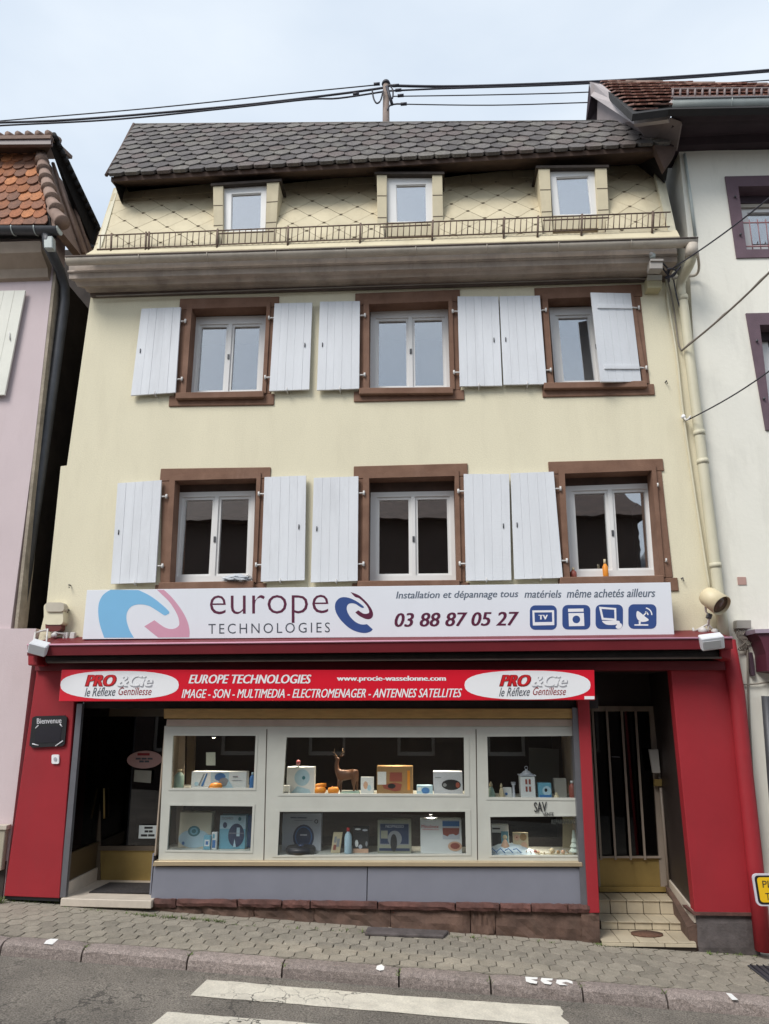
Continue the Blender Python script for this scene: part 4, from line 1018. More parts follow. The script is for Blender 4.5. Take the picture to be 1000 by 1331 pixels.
shape('icon_mark', [z5(*p) for p in [(572, 152), (600, 150), (690, 150), (700, 165), (712, 172), (716, 190), (700, 206), (680, 206), (670, 192), (680, 176), (650, 180), (600, 176)]], T2, .002, 'white', SB, True)
shape('icon_mark', [z5(*p) for p in [(826, 80), (850, 92), (880, 118), (908, 140), (898, 152), (860, 158), (830, 140), (820, 110)]], T2, .002, 'white', SB, True)
shape('icon_mark', zq((806, 176), (838, 174), (836, 150), (852, 156), (850, 174), (906, 175), (906, 185), (806, 185)), T2, .002, 'white', SB)
shape('icon_mark', zq((868, 108), (892, 84), (898, 90), (876, 114)), T2, .002, 'white', SB)
for r_, w__ in ((28, 9), (56, 9)):
    o_ = [(880+r_*math.cos(math.radians(a)), 108+r_*math.sin(math.radians(a))) for a in range(-80, 1, 10)] + [(880+(r_-w__)*math.cos(math.radians(a)), 108+(r_-w__)*math.sin(math.radians(a))) for a in range(0, -81, -10)]
    shape('icon_mark', [z5(*p) for p in o_], T2, .002, 'white', SB)

FS = thing('fascia_sign', 'long red shop sign with white lettering and a white oval at each end', 'sign', at(425, 911, -.36))
YF = -.36
qbox('board', [(80, 870.5), (773, 871), (774, 910), (76, 912)], YF, .14, 'sign_red', FS, .006)
T = YF-.0015
def ovalx(cx, cy, rx, ry, pw_=2.5, n=36):
    o = []
    for i in range(n):
        a = 2*math.pi*i/n; c, s = math.cos(a), math.sin(a)
        o.append((cx+rx*abs(c)**(2/pw_)*(1 if c > 0 else -1), cy+ry*abs(s)**(2/pw_)*(1 if s > 0 else -1)))
    return o
shape('oval_panel', ovalx(155.5, 890.5, 77, 18.3), T, .004, 'white', FS)
shape('oval_panel', ovalx(686, 890.5, 82, 18.8), T, .004, 'white', FS)
T2 = T-.002
for ox in (0, 539):
    a = ox
    tx('PRO', [(111+a, 877), (152+a, 877), (151+a, 892.5), (110+a, 892.5)], 'deepred', FS, T2, bold=.06, shear=.25)
    tx('PRO', [(112.3+a, 877.7), (151+a, 877.7), (150+a, 891.5), (111.3+a, 891.5)], 'scarlet', FS, T2-.003, bold=.03, shear=.25)
    tx('&Cie', [(153.5+a, 878), (200+a, 878), (199+a, 893.5), (152.5+a, 893.5)], 'silver', FS, T2, bold=.03, shear=.25)
    tx('&Cie', [(153+a, 877.6), (199+a, 877.6), (198+a, 892), (152+a, 892)], 'white', FS, T2-.003, bold=.03, shear=.25)
    tx('le Réflexe', [(110+a, 894), (150+a, 893), (150+a, 904.5), (110+a, 905.5)], 'darkgrey', FS, T2, bold=.002, shear=.4)
    tx('Gentillesse', [(154+a, 893.5), (197+a, 893.5), (197+a, 903.5), (154+a, 903.5)], 'deepred', FS, T2, bold=-.004, shear=.4)
tx('EUROPE TECHNOLOGIES', [(246, 877), (405, 877), (405, 888.5), (245, 888.5)], 'white', FS, T, bold=.03, shear=.25)
tx('www.procie-wasselonne.com', [(438, 878.5), (580, 878.5), (580, 887), (438, 887)], 'white', FS, T, bold=.035)
tx('IMAGE - SON - MULTIMEDIA - ELECTROMENAGER - ANTENNES SATELLITES', [(237, 896), (601, 895), (600, 906.5), (236, 907.5)], 'white', FS, T, bold=.018, shear=.22)
qbox('white_label', [(760, 905), (773, 905), (773, 909), (760, 909)], T, .004, 'white', FS)

# Bienvenue plaque
PL = thing('welcome_plaque', 'black plaque reading Bienvenue with silver corners on the red pillar', 'plaque', at(62, 972, YP-.03))
shape('plate', [(42, 933), (46, 931), (84, 930), (87, 933), (84, 967), (81, 970), (42, 972), (38, 969)], YP-.03, .02, 'black', PL)
tx('Bienvenue', [(48, 934), (80, 933), (80, 940), (48, 941)], plain('plaque_silver', (.65, .65, .68)), PL, YP-.032, bold=.01)
for pts in (((46, 947), (50, 943)), ((78, 941), (81, 945)), ((42, 967), (50, 969)), ((72, 970), (82, 963))):
    tube('corner_clip', [at(u, v, YP-.035) for u, v in pts], .007, 'plaque_silver', PL, 6)
qbox('panel', [(47, 945), (80, 944), (78, 965), (45, 966)], YP-.034, .006, plain('plaque_gloss', (.016, .014, .02), .2), PL)
DB = thing('doorbell', 'small white doorbell button on the red pillar below the black plaque', 'doorbell', at(71, 993, YP-.01))
shape('plate', rrpx(67, 981, 76.5, 993, 2), YP-.02, .02, 'white', DB); shape('button', ellpx(71.7, 987, 2.2, 2.6, 12), YP-.026, .01, 'silver', DB)

# window lettering on the shop pane
LW = thing('window_lettering', 'black SAV VENTE lettering stuck on the right-hand shop pane', 'lettering', at(715, 1070, .0))
tx('SAV', [(694, 1043), (711, 1042), (711, 1055), (695, 1056)], 'black_print', LW, .008, bold=.02)
tx('VENTE', [(706, 1056.5), (720, 1056), (720, 1060.5), (706, 1061)], 'black_print', LW, .008, bold=.02)
tx('REPARATIONS', [(717, 1065.5), (749, 1065), (749, 1071), (717, 1071.5)], plain('print_dim', (.05, .055, .05)), LW, .008, bold=.02)

# ------------------------------------------------------------------ goods in the display window
def goods(name, label, cat, u0, v0, u1, v1, bay, col, Y=.2, dep=.12, side=None, arts=()):
    a, b = at(u0, v1, Y), at(u1, v1, Y); z0 = shz[bay]+.001; ztop = at(u0, v0, Y).z
    t = thing(name, label, cat, ((a.x+b.x)/2, Y, z0))
    q = [Vector((a.x, Y, ztop)), Vector((b.x, Y, ztop)), Vector((b.x, Y, z0)), Vector((a.x, Y, z0))]
    prism('carton', q, dep, col, t, .003)
    for i, art in enumerate(arts):
        kind, s0, t0, s1, t1, c = art[:6]; dy = -.0012*(1+i*.6)
        if kind == 'r': prism('print', sub(q, s0, t0, s1, t1, dy), .001, c, t)
        elif kind == 'e':
            cs_, ct = (s0+s1)/2, (t0+t1)/2
            pts = [bil(q, cs_+(s1-s0)/2*math.cos(x), ct+(t1-t0)/2*math.sin(x))+Vector((0, dy, 0)) for x in [2*math.pi*k/20 for k in range(20)]]
            prism('print', pts, .001, c, t)
        elif kind == 'p':
            prism('print', [bil(q, s, tt)+Vector((0, dy, 0)) for s, tt in art[6]], .001, c, t)
        elif kind == 't': text(art[6], sub(q, s0, t0, s1, t1, dy), c, t, art[7] if len(art) > 7 else 0, th=.001)
    return t, q
for n_, c_ in (('g_white', (.72, .73, .73)), ('g_ivory', (.62, .57, .44)), ('g_cyan', (.14, .36, .48)), ('g_paleblue', (.42, .58, .68)), ('g_blue', (.05, .17, .42)), ('g_teal', (.03, .16, .20)), ('g_black', (.015, .016, .02)), ('g_orange', (.75, .26, .02)), ('g_kraft', (.34, .20, .085)), ('g_redbrown', (.28, .07, .05)), ('g_silver', (.50, .52, .58)), ('g_darkblue', (.02, .04, .10)), ('g_red', (.55, .03, .03)), ('g_grey', (.25, .26, .28)), ('g_green', (.30, .42, .36)), ('g_skin', (.62, .38, .26)), ('g_deer', (.15, .065, .032)), ('g_lime', (.30, .30, .23)), ('g_beige', (.55, .46, .30))): plain(n_, c_)
g = 'goods in the shop window'
# upper left bay
def bottle(label, u, v0, v1, bay, col, capc, r, Y=.2, cat='bottle', name='bottle', g_=None):
    p = at(u, v1, Y); p.z = shz[bay]+.001; h = at(u, v0, Y).z-p.z
    t = thing(name, label, cat, p, g_)
    lathe('body', p, [(r*.9, 0), (r, .01), (r, h*.62), (r*.8, h*.74), (r*.35, h*.84), (r*.33, h*.86)], col, t)
    lathe('cap', p+Vector((0, 0, h*.86)), [(r*.42, 0), (r*.42, h*.14)], capc, t); return t
bottle('pale green round jar-like bottle at the left end of the upper left shelf', 232, 1000, 1026, 'Lu', 'g_green', 'g_beige', .058)
goods('product_box', 'long low white carton with blue toothbrush print on upper left shelf', 'box', 248, 1003, 320, 1026, 'Lu', 'g_white', .22, .12, arts=[('r', .35, .04, .68, .96, 'g_paleblue'), ('e', .42, .08, .62, .55, 'g_blue'), ('e', .5, .35, .68, .85, 'g_grey'), ('p', 0, 0, 0, 0, 'g_blue', [(.18, .85), (.27, .1), (.29, .1), (.22, .88)]), ('p', 0, 0, 0, 0, 'g_grey', [(.13, .8), (.22, .12), (.24, .12), (.16, .85)]), ('e', .06, .6, .14, .85, 'g_paleblue'), ('r', .75, .25, .84, .33, 'g_grey'), ('r', .74, .5, .92, .53, 'g_grey'), ('p', 0, 0, 0, 0, 'g_paleblue', [(.62, .98), (.68, .5), (.78, .98)])])
o, q = goods('orange_pastry', 'orange oval decoration in front of the long white toothbrush carton', 'decoration', 272, 1018, 289, 1026, 'Lu', 'g_orange', .15, .03)
bpy.data.objects.remove(o.children[0]); pc = (q[2]+q[3])/2
lathe('body', pc, [(.01, 0), (.07, .01), (.078, .035), (.06, .065), (.01, .075)], 'g_orange', o)
lathe('dark_rim', pc+Vector((-.05, 0, 0)), [(.02, 0), (.04, .02), (.02, .05)], 'g_redbrown', o)
bottle('narrow dark blue spray can at the right end of the upper left shelf', 327.5, 1004, 1026, 'Lu', 'g_blue', 'g_paleblue', .032)
notice('price_card', 'blank cream card hanging inside the upper left pane', 'card', R4(268, 978, 280, 995), .1, plain('card_cream', (.50, .48, .38)))
# lower left bay
goods('product_box', 'tall ivory carton with blue flower-like gadget print, lower left shelf', 'box', 231, 1056, 273, 1105, 'Ll', 'g_ivory', .28, .14, arts=[('e', .0, .48, .98, 1.0, 'g_paleblue'), ('e', .28, .38, .66, .68, 'g_teal'), ('e', .35, .43, .59, .63, 'g_cyan'), ('e', .40, .47, .54, .59, 'g_teal'), ('e', .12, .82, .2, .92, 'g_blue')])
goods('product_box', 'small cyan and white carton before the tall ivory one', 'box', 264, 1086, 273, 1106, 'Ll', 'g_cyan', .18, .05, arts=[('r', .15, .3, .85, .75, 'g_white'), ('r', .3, .4, .7, .65, 'g_blue')])
goods('product_box', 'narrow pale carton with blue stripe next to the blue DOMO carton', 'box', 274, 1082, 281, 1106, 'Ll', 'g_white', .2, .05, arts=[('r', .2, .1, .6, .35, 'g_cyan'), ('r', .2, .45, .8, .9, 'g_blue')])
goods('product_box', 'blue and white DOMO carton picturing a dark air fryer', 'box', 284, 1060, 318, 1107, 'Ll', 'g_cyan', .24, .15, arts=[('r', .0, .0, 1, .4, 'g_paleblue'), ('t', .06, .05, .5, .13, 'g_grey', 'DOMO', .02), ('e', .34, .24, .96, .94, 'g_darkblue'), ('r', .66, .36, .78, .62, 'g_paleblue'), ('r', .36, .52, .94, .535, 'g_grey'), ('p', 0, 0, 0, 0, 'g_paleblue', [(.55, .94), (.6, .7), (.66, .94)]), ('e', .12, .2, .28, .38, 'g_darkblue'), ('e', .7, .04, .82, .16, 'g_teal')])
box('x', 0, .001, 0, .001, 0, .001, 'void') if False else None
goods('product_box', 'dark blue side carton behind the DOMO carton at the bay edge', 'box', 319, 1060, 327, 1107, 'Ll', 'g_blue', .34, .1)
# upper centre bay
goods('product_box', 'white square carton picturing a pale blue fan, upper centre shelf', 'box', 372, 997, 408, 1034, 'Cu', 'g_white', .26, .12, arts=[('e', .28, .08, .84, .72, 'g_paleblue'), ('e', .34, .14, .78, .66, 'g_green'), ('e', .31, .11, .81, .69, 'g_paleblue'), ('e', .56, .34, .68, .48, 'g_teal'), ('p', 0, 0, 0, 0, 'g_paleblue', [(.15, 1), (.4, .72), (.85, .85), (.9, 1)])])
goods('product_box', 'small low white and grey carton left of the fan carton', 'box', 362, 1021, 376, 1033, 'Cu', 'g_white', .17, .06, arts=[('r', .0, .7, .9, .9, 'g_grey')])
rb = thing('red_bauble', 'small dark pink bauble standing on top of the fan carton', 'decoration', at(388, 996, .3))
lathe('ball', at(388, 991, .3)+Vector((0, 0, -.03)), [(.008, 0), (.024, .014), (.028, .03), (.02, .05), (.006, .058)], plain('bauble_pink', (.25, .06, .07)), rb)
lathe('stem', at(388, 997.5, .3), [(.008, 0), (.006, .05)], 'g_grey', rb, 8)
for i, (u, v, rr, lab) in enumerate(((417, 1033, .045, 'left orange ribbed cylinder of the toy pair beside the fan carton'), (434, 1033, .05, 'right orange cylinder of the toy pair before the toy deer'))):
    p = at(u, v, .17); p.z = shz['Cu']+.032
    tt = thing('orange_cylinder', lab, 'toy', p-Vector((0, 0, .03)))
    lathe('barrel', p+Vector((-.065, .0, .01)), [(.02, 0), (.036, .008), (.04, .06), (.036, .11), (.02, .125)], 'g_orange', tt, 14, axis=(1, -.15, .1))
    tube('rib', [p+Vector((-.02, -.04, .005)), p+Vector((-.02, 0, .055)), p+Vector((.0, .04, .03))], .008, 'g_redbrown', tt, 6)
    if i == 0: lathe('upper_barrel', p+Vector((-.07, .03, .055)), [(.015, 0), (.026, .008), (.028, .07), (.02, .13)], 'g_orange', tt, 12, axis=(1, .1, .12))
# toy deer
dp_ = at(450, 1033, .26); dp_.z = shz['Cu']+.002
deer = thing('deer_figurine', 'brown standing toy deer with antlers on the upper centre shelf', 'figurine', dp_)
def skin(name, verts, edges, radii, m, par, sub_=1):
    me = bpy.data.meshes.new(name); me.from_pydata([tuple(v) for v in verts], edges, []); me.update()
    o = bpy.data.objects.new(name, me); COL.objects.link(o)
    md = o.modifiers.new('s', 'SKIN'); sk_ = me.skin_vertices[0].data
    for i, r in enumerate(radii): sk_[i].radius = (r, r); sk_[i].use_root = (i == 0)
    md2 = o.modifiers.new('u', 'SUBSURF'); md2.levels = sub_; md2.render_levels = sub_
    bpy.context.view_layer.update()
    nm = bpy.data.meshes.new_from_object(o.evaluated_get(bpy.context.evaluated_depsgraph_get()))
    bpy.data.objects.remove(o); bpy.data.meshes.remove(me); nm.materials.clear()
    for p in nm.polygons: p.use_smooth = True
    return link(name, nm, m, par)
s = 1/92.0    # metres per photo pixel at the shelf
def dv(u, v, y=0): return dp_ + Vector(((u-450)*s, y, (1032-v)*s))
V_ = [dv(452, 1012), dv(460, 1012), dv(445, 1013), dv(440, 1010), dv(439, 1001), dv(441, 996), dv(437, 995),   # rump..,chest,neck,head,muzzle
      dv(461, 1021, .03), dv(462, 1026, .03), dv(461, 1032, .03), dv(458, 1021, -.03), dv(459, 1026, -.03), dv(458, 1032, -.03),
      dv(444, 1021, .025), dv(444, 1032, .025), dv(442, 1021, -.025), dv(441, 1032, -.025), dv(463, 1008)]
E_ = [(0, 1), (0, 2), (2, 3), (3, 4), (4, 5), (5, 6), (1, 7), (7, 8), (8, 9), (1, 10), (10, 11), (11, 12), (2, 13), (13, 14), (2, 15), (15, 16), (1, 17)]
skin('body', V_, E_, [.055, .055, .05, .034, .024, .026, .012, .022, .012, .010, .022, .012, .010, .016, .010, .016, .010, .008], 'g_deer', deer)
for sgn in (-1, 1):
    a = dv(441+sgn*1.5, 994)
    tube('antler', [a, a+Vector((sgn*.035, 0, .045)), a+Vector((sgn*.03, 0, .09))], [.006, .005, .003], 'g_kraft', deer, 5)
    tube('antler', [a+Vector((sgn*.03, 0, .035)), a+Vector((sgn*.055, 0, .055))], .004, 'g_kraft', deer, 5)
    lathe('ear', a+Vector((sgn*.01, 0, 0)), [(.003, 0), (.01, .012), (.003, .034)], 'g_deer', deer, 8, axis=(sgn, 0, .5))
tag(qbox('green_cloth', [(443, 1030), (466, 1029), (468, 1034), (441, 1034)], .15, .12, 'g_green', bev=.005), 'pale green cloth scrap lying under the toy deer', 'cloth')
goods('product_card', 'small white upright card with pink drawing right of the toy deer', 'card', 469, 1010, 486, 1034, 'Cu', 'g_white', .2, .03, arts=[('e', .2, .25, .55, .7, 'g_skin'), ('e', .5, .45, .8, .8, 'g_paleblue')])
goods('product_box', 'brown kraft carton picturing a red-brown turntable, upper centre shelf', 'box', 490, 996, 537, 1034, 'Cu', 'g_kraft', .24, .16, arts=[('p', 0, 0, 0, 0, 'g_redbrown', [(.36, .22), (.70, .22), (.71, .55), (.35, .55)]), ('p', 0, 0, 0, 0, 'g_redbrown', [(.15, .66), (.5, .58), (.7, .64), (.66, .86), (.5, .9), (.2, .8)]), ('r', .02, .2, .26, .66, 'g_white'), ('r', .85, .15, .92, .85, 'g_orange'), ('e', .3, .62, .52, .8, 'g_black')])
goods('product_box', 'small low carton with blue motor print between kraft and radio cartons', 'box', 542, 1021, 563, 1034, 'Cu', 'g_paleblue', .2, .1, arts=[('e', .3, .2, .8, .9, 'g_blue'), ('r', .05, .2, .25, .6, 'g_white')])
goods('product_box', 'white carton picturing a black portable radio at the right of the shelf', 'box', 564, 1003, 602, 1034, 'Cu', 'g_silver', .22, .14, arts=[('e', .28, .34, .94, .80, 'g_black'), ('e', .32, .5, .45, .66, 'g_grey'), ('e', .76, .46, .9, .7, 'g_redbrown'), ('r', .06, .24, .26, .28, 'g_grey')])
# lower centre bay
goods('product_box', 'large silver carton picturing a dark robot vacuum, lower centre shelf', 'box', 366, 1057, 417, 1112, 'Cl', 'g_silver', .3, .1, arts=[('e', .28, .3, .82, .98, 'g_darkblue'), ('e', .33, .35, .77, .9, 'g_blue'), ('e', .36, .38, .74, .9, 'g_darkblue'), ('r', .46, .56, .64, .6, 'g_silver'), ('r', .2, .11, .36, .135, 'g_darkblue'), ('r', .38, .11, .62, .135, 'g_darkblue'), ('r', .3, .18, .78, .195, 'g_grey'), ('e', .82, .16, .92, .27, 'g_black'), ('e', .84, .18, .90, .25, 'g_silver')])
p = at(391, 1111, .17); p.z = shz['Cl']+.002
rvc = thing('robot_vacuum', 'flat black robot vacuum lying before its silver carton', 'vacuum cleaner', p)
lathe('body', p, [(.14, 0), (.165, .01), (.17, .05), (.155, .07), (.02, .072)], 'g_black', rvc, 28)
lathe('turret', p+Vector((0, .02, .07)), [(.04, 0), (.038, .018), (.01, .02)], 'g_darkblue', rvc, 16)
def leaning(name, label, u0, v0, u1, v1, lean, col, arts, Y=.2):
    t, q = goods(name, label, 'card', u0, v0, u1, v1, 'Cl', col, Y, .03, arts=arts)
    for c in t.children:
        for v in c.data.vertices: v.co.x += (v.co.z-shz['Cl'])*lean
    return t
leaning('leaning_card', 'narrow white leaflet card leaning right on the lower centre shelf', 430, 1082, 442, 1110, .13, 'g_beige', [('r', .2, .2, .45, .5, 'g_grey'), ('r', .5, .3, .8, .7, 'g_grey'), ('r', .2, .6, .5, .85, 'g_redbrown')])
bottle('white spray can with red cap on the lower centre shelf', 452.5, 1076, 1111, 'Cl', 'g_paleblue', 'g_red', .042, .18, 'spray can', 'spray_can')
goods('product_box', 'small black carton with white pattern beside the red-capped spray can', 'box', 459, 1075, 479, 1110, 'Cl', 'g_black', .22, .08, arts=[('r', .0, .84, 1, 1, 'g_skin'), ('e', .12, .5, .34, .78, 'g_white'), ('e', .1, .05, .5, .12, 'g_white'), ('e', .6, .08, .95, .16, 'g_silver'), ('e', .35, .68, .6, .84, 'g_silver'), ('e', .8, .55, .95, .75, 'g_grey')])
goods('product_box', 'black and grey carton picturing a capsule coffee machine', 'box', 491, 1066, 535, 1111, 'Cl', 'g_lime', .22, .14, arts=[('r', .06, .1, .94, .75, 'g_grey'), ('r', .08, .12, .92, .72, 'g_darkblue'), ('e', .3, .32, .72, .8, 'g_grey'), ('r', .05, .85, .95, .93, 'g_darkblue'), ('e', .38, .42, .58, .95, 'g_black'), ('r', .1, .32, .3, .56, 'g_lime'), ('t', .24, .14, .78, .23, 'g_silver', 'NESPRESSO', .01)])
goods('product_box', 'wide white carton with red script and waffle picture, lower centre shelf', 'box', 547, 1065, 601, 1111, 'Cl', 'g_white', .22, .14, arts=[('t', .03, .16, .45, .26, 'g_red', 'Moulinex', .0), ('r', .05, .3, .45, .31, 'g_red'), ('r', .54, .02, .95, .58, 'g_silver'), ('r', .54, .05, .95, .2, 'g_blue'), ('p', 0, 0, 0, 0, 'g_redbrown', [(.54, .25), (.95, .25), (.93, .42), (.86, .47), (.8, .42), (.7, .44), (.66, .5), (.55, .44)]), ('e', .66, .64, 1.0, .92, 'g_skin'), ('e', .72, .68, .95, .86, 'g_redbrown')])
# upper right bay
def figurine(label, u, v0, v1, col, kind, rr=.03, bay='Ru', Y=.2):
    p = at(u, v1, Y); p.z = shz[bay]+.001; h = at(u, v0, Y).z-p.z
    t = thing('figurine', label, 'figurine', p)
    if kind == 'cone':
        lathe('robe', p, [(rr, 0), (rr*1.05, h*.1), (rr*.6, h*.55), (rr*.35, h*.68)], col, t); lathe('head', p+Vector((0, 0, h*.66)), [(rr*.2, 0), (rr*.42, h*.08), (rr*.42, h*.17), (rr*.1, h*.34)], 'g_beige', t)
    elif kind == 'column':
        lathe('shaft', p, [(rr, 0), (rr*.6, h*.08), (rr*.5, h*.8), (rr, h*.88), (rr*.9, h*.92)], col, t); lathe('bowl', p+Vector((0, 0, h*.92)), [(rr*.9, 0), (rr*1.1, h*.1)], 'g_grey', t)
    return t
figurine('pale conical angel figurine at the left end of the upper right shelf', 639, 1016, 1040, 'g_green', 'cone', .05)
figurine('small cream figurine with pointed hat left of the small white carton', 652.5, 1018, 1040, 'g_beige', 'cone', .034)
goods('product_box', 'small white carton with a dark dot behind the pointed-hat figurine', 'box', 655, 1024, 666, 1040, 'Ru', 'g_white', .26, .06, arts=[('e', .2, .5, .5, .8, 'g_blue')])
figurine('slender grey column candlestick left of the white lantern', 668.5, 1017, 1040, 'g_silver', 'column', .026)
p = at(687.5, 1040, .22); p.z = shz['Ru']+.001
ln = thing('lantern', 'white house-shaped lantern with four dark window slots', 'lantern', p)
hh = at(687.5, 1009, .22).z-p.z; wv = .085
box('lantern_body', p.x-wv, p.x+wv, p.y, p.y+.15, p.z, p.z+hh, 'g_white', ln, .006)
for sx in (-.018, .022):
    for z_ in (.28, .62): box('lantern_window', p.x+sx-.011, p.x+sx+.011, p.y-.004, p.y+.01, p.z+hh*z_, p.z+hh*(z_+.24), 'g_redbrown', ln)
box('lantern_eave', p.x-wv*1.15, p.x+wv*1.15, p.y-.012, p.y+.162, p.z+hh+.001, p.z+hh+.012, 'g_silver', ln, .003)
lathe('lantern_roof', p+Vector((0, .075, hh+.012)), [(.09, 0), (.05, .02), (.04, .035), (.015, .045), (.012, .06)], 'g_silver', ln, 12)
tube('lantern_ring', [p+Vector((math.cos(a)*.018, .075, hh+.085+math.sin(a)*.018)) for a in [math.pi*k/6 for k in range(13)]], .004, 'g_silver', ln, 5)
goods('product_box', 'blue carton with white disc and dark lens right of the white lantern', 'box', 701, 1018, 718, 1040, 'Ru', 'g_cyan', .22, .08, arts=[('e', .3, .2, .98, .85, 'g_paleblue'), ('e', .45, .35, .68, .6, 'g_black'), ('r', .05, .8, .95, .98, 'g_blue')])
goods('product_box', 'plain grey-beige upright carton near the right end of the upper shelf', 'box', 722, 1012, 738, 1040, 'Ru', plain('g_taupe', (.32, .31, .28)), .28, .08)
figurine('tiny cream figurine in front of the grey-beige carton', 724, 1030, 1040, 'g_beige', 'cone', .035, Y=.16)
bottle('dark red lantern jar with white lid at the far right of the upper shelf', 745, 1015, 1040, 'Ru', 'g_redbrown', 'g_white', .04, .2, 'jar', 'jar')
# lower right bay
t, q = goods('product_box', 'tilted blue and white carton with a black screen, lower right shelf', 'box', 640, 1072, 662, 1096, 'Rl', 'g_white', .34, .08, arts=[('r', .0, .3, .55, .8, 'g_black'), ('r', .55, .25, .98, .85, 'g_cyan'), ('r', .05, .12, .5, .18, 'g_black')])
p = at(660, 1112, .22); p.z = shz['Rl']+.001
cl = thing('snow_blanket', 'crumpled white and blue cotton blanket on the lower right shelf', 'blanket', p)
bm = bmesh.new(); nx, ny = 16, 6; gv = []
for j in range(ny+1):
    row = []
    for i in range(nx+1):
        x = (i/nx-.5)*.62; y = (j/ny-.5)*.24; h = .10*max(0, 1-(x/.30)**2)*max(.15, 1-abs(j/ny-.6))+rnd.uniform(0, .018)
        row.append(bm.verts.new((p.x+x+.02, p.y+y, p.z+h*(1 if 0 < i < nx and 0 < j < ny else .05))))
    gv.append(row)
for j in range(ny):
    for i in range(nx): bm.faces.new((gv[j][i], gv[j][i+1], gv[j+1][i+1], gv[j+1][i]))
frombm('blanket', bm, plain('g_snow', (.58, .68, .74), .9), cl, smooth=True)
for k in range(4): tube('blue_ribbon', [p+Vector((-.22+k*.09, -.13, .035+.01*k)), p+Vector((-.18+k*.09, -.135, .075)), p+Vector((-.13+k*.09, -.13, .03))], .006, 'g_blue', cl, 5)
p = at(657, 1100, .2); dl = thing('doll_figurine', 'small seated cream doll figurine leaning on the blue and white blanket', 'figurine', p)
lathe('dress', p, [(.045, -.02), (.05, .0), (.02, .06), (.012, .07)], 'g_skin', dl, 14); lathe('head', p+Vector((0, 0, .068)), [(.01, 0), (.024, .015), (.026, .03), (.015, .046), (.004, .05)], 'g_beige', dl, 14)
goods('product_card', 'tan card printed with teddy bears in the lower right bay', 'card', 668, 1082, 688, 1112, 'Rl', 'g_beige', .24, .02, arts=[('e', .05, .1, .45, .4, 'g_skin'), ('e', .45, .05, .9, .4, 'g_kraft'), ('e', .1, .4, .5, .75, 'g_beige'), ('e', .5, .45, .92, .85, 'g_skin'), ('e', .2, .2, .3, .28, 'g_redbrown')])
for k, (u, v, r_, c_) in enumerate(((696, 1106, .020, 'g_redbrown'), (700, 1104, .018, 'g_skin'), (718, 1104, .032, 'g_beige'), (726, 1107, .020, 'g_kraft'), (732, 1105, .022, 'g_skin'))):
    p = at(u, v, .2); p.z = shz['Rl']+r_+.004
    labs = ['small reddish bauble nearest the teddy-bear card', 'pink bauble just right of the small reddish one', 'largest cream bauble in the middle of the lower right bay', 'brown bauble just right of the largest cream one', 'rightmost pinkish bauble of the row, beside the white tree']
    b_ = thing('bauble', labs[k], 'bauble', p-Vector((0, 0, r_)), 'baubles on the lower right shelf')
    lathe('ball', p-Vector((0, 0, r_)), [(r_*math.sin(a), r_*(1-math.cos(a))) for a in [math.pi*i/8+.001 for i in range(9)]], c_, b_, 14)
    lathe('cap', p+Vector((0, 0, r_*.95)), [(.006, 0), (.005, .008)], 'g_silver', b_, 8)
p = at(748, 1113, .2); p.z = shz['Rl']+.001; tr = thing('toy_tree', 'small white artificial fir tree at the right end of the lower shelf', 'decoration', p)
lathe('trunk', p, [(.012, 0), (.01, .03)], 'g_beige', tr, 8)
for k in range(4):
    lathe('tier', p+Vector((0, 0, .03+k*.05)), [(.065-.013*k, 0), (.06-.013*k, .01), (.012, .075)], plain('g_frost', (.60, .68, .62), .9), tr, 10)
gl = thing('garland', 'twiggy beige garland trailing along the lower right shelf', 'garland', at(715, 1110, .14))
gp_ = [at(u, 1111+math.sin(u*.7)*1.5, .14) for u in range(676, 748, 4)]
for a_ in gp_: a_.z = shz['Rl']+.01+rnd.uniform(0, .012)
tube('twine', gp_, .007, 'g_beige', gl, 5)
for a_ in gp_[::2]: tube('twig', [a_, a_+Vector((rnd.uniform(-.03, .03), -.02, rnd.uniform(.01, .04)))], .005, 'g_kraft', gl, 4)

# ------------------------------------------------------------------ lamps, boxes and wires on the facade
def bx(name, c, sx, sy, sz, m, par, rot=(0, 0, 0), bev=.006):
    bm = bmesh.new(); X = Matrix.Translation(c) @ Matrix.Rotation(rot[2], 4, 'Z') @ Matrix.Rotation(rot[1], 4, 'Y') @ Matrix.Rotation(rot[0], 4, 'X')
    P = lambda x, y, z: X @ Vector((x*sx/2, y*sy/2, z*sz/2))
    add_hull(bm, [P(-1, -1, -1), P(1, -1, -1), P(1, -1, 1), P(-1, -1, 1)], [P(-1, 1, -1), P(1, 1, -1), P(1, 1, 1), P(-1, 1, 1)])
    return frombm(name, bm, m, par, bev=bev)
# left flood lamp on the canopy end
fl_ = thing('floodlight', 'white tilted floodlight at the left end of the red canopy', 'lamp', at(52, 850, -.5))
bx('housing', at(51, 842, -.52), .20, .14, .13, plain('lamp_white', (.66, .67, .70)), fl_, (.5, .25, .2), .01)
tube('bracket', [at(46, 822, -.2), at(44, 834, -.45), at(56, 838, -.5)], .012, 'pin', fl_, 6)
tube('bracket', [at(48, 822, -.1), at(62, 818, -.2), at(60, 838, -.45)], .010, 'pin', fl_, 6)
al = thing('alarm_siren', 'cream rounded alarm box with dark red lens at the left facade edge', 'alarm', at(67, 818, -.05))
shape('housing', rrpx(57, 784, 82, 812, 5), -.14, .14, plain('siren_cream', (.74, .68, .50)), al)
shape('hood', rrpx(59, 783, 83, 795, 4), -.16, .1, plain('siren_top', (.52, .47, .38)), al)
shape('red_lens', smoothpx([(59, 811), (59, 811), (79, 812), (79, 812), (78, 819), (68, 821), (60, 818)], 3), -.13, .11, 'amber_dark', al)
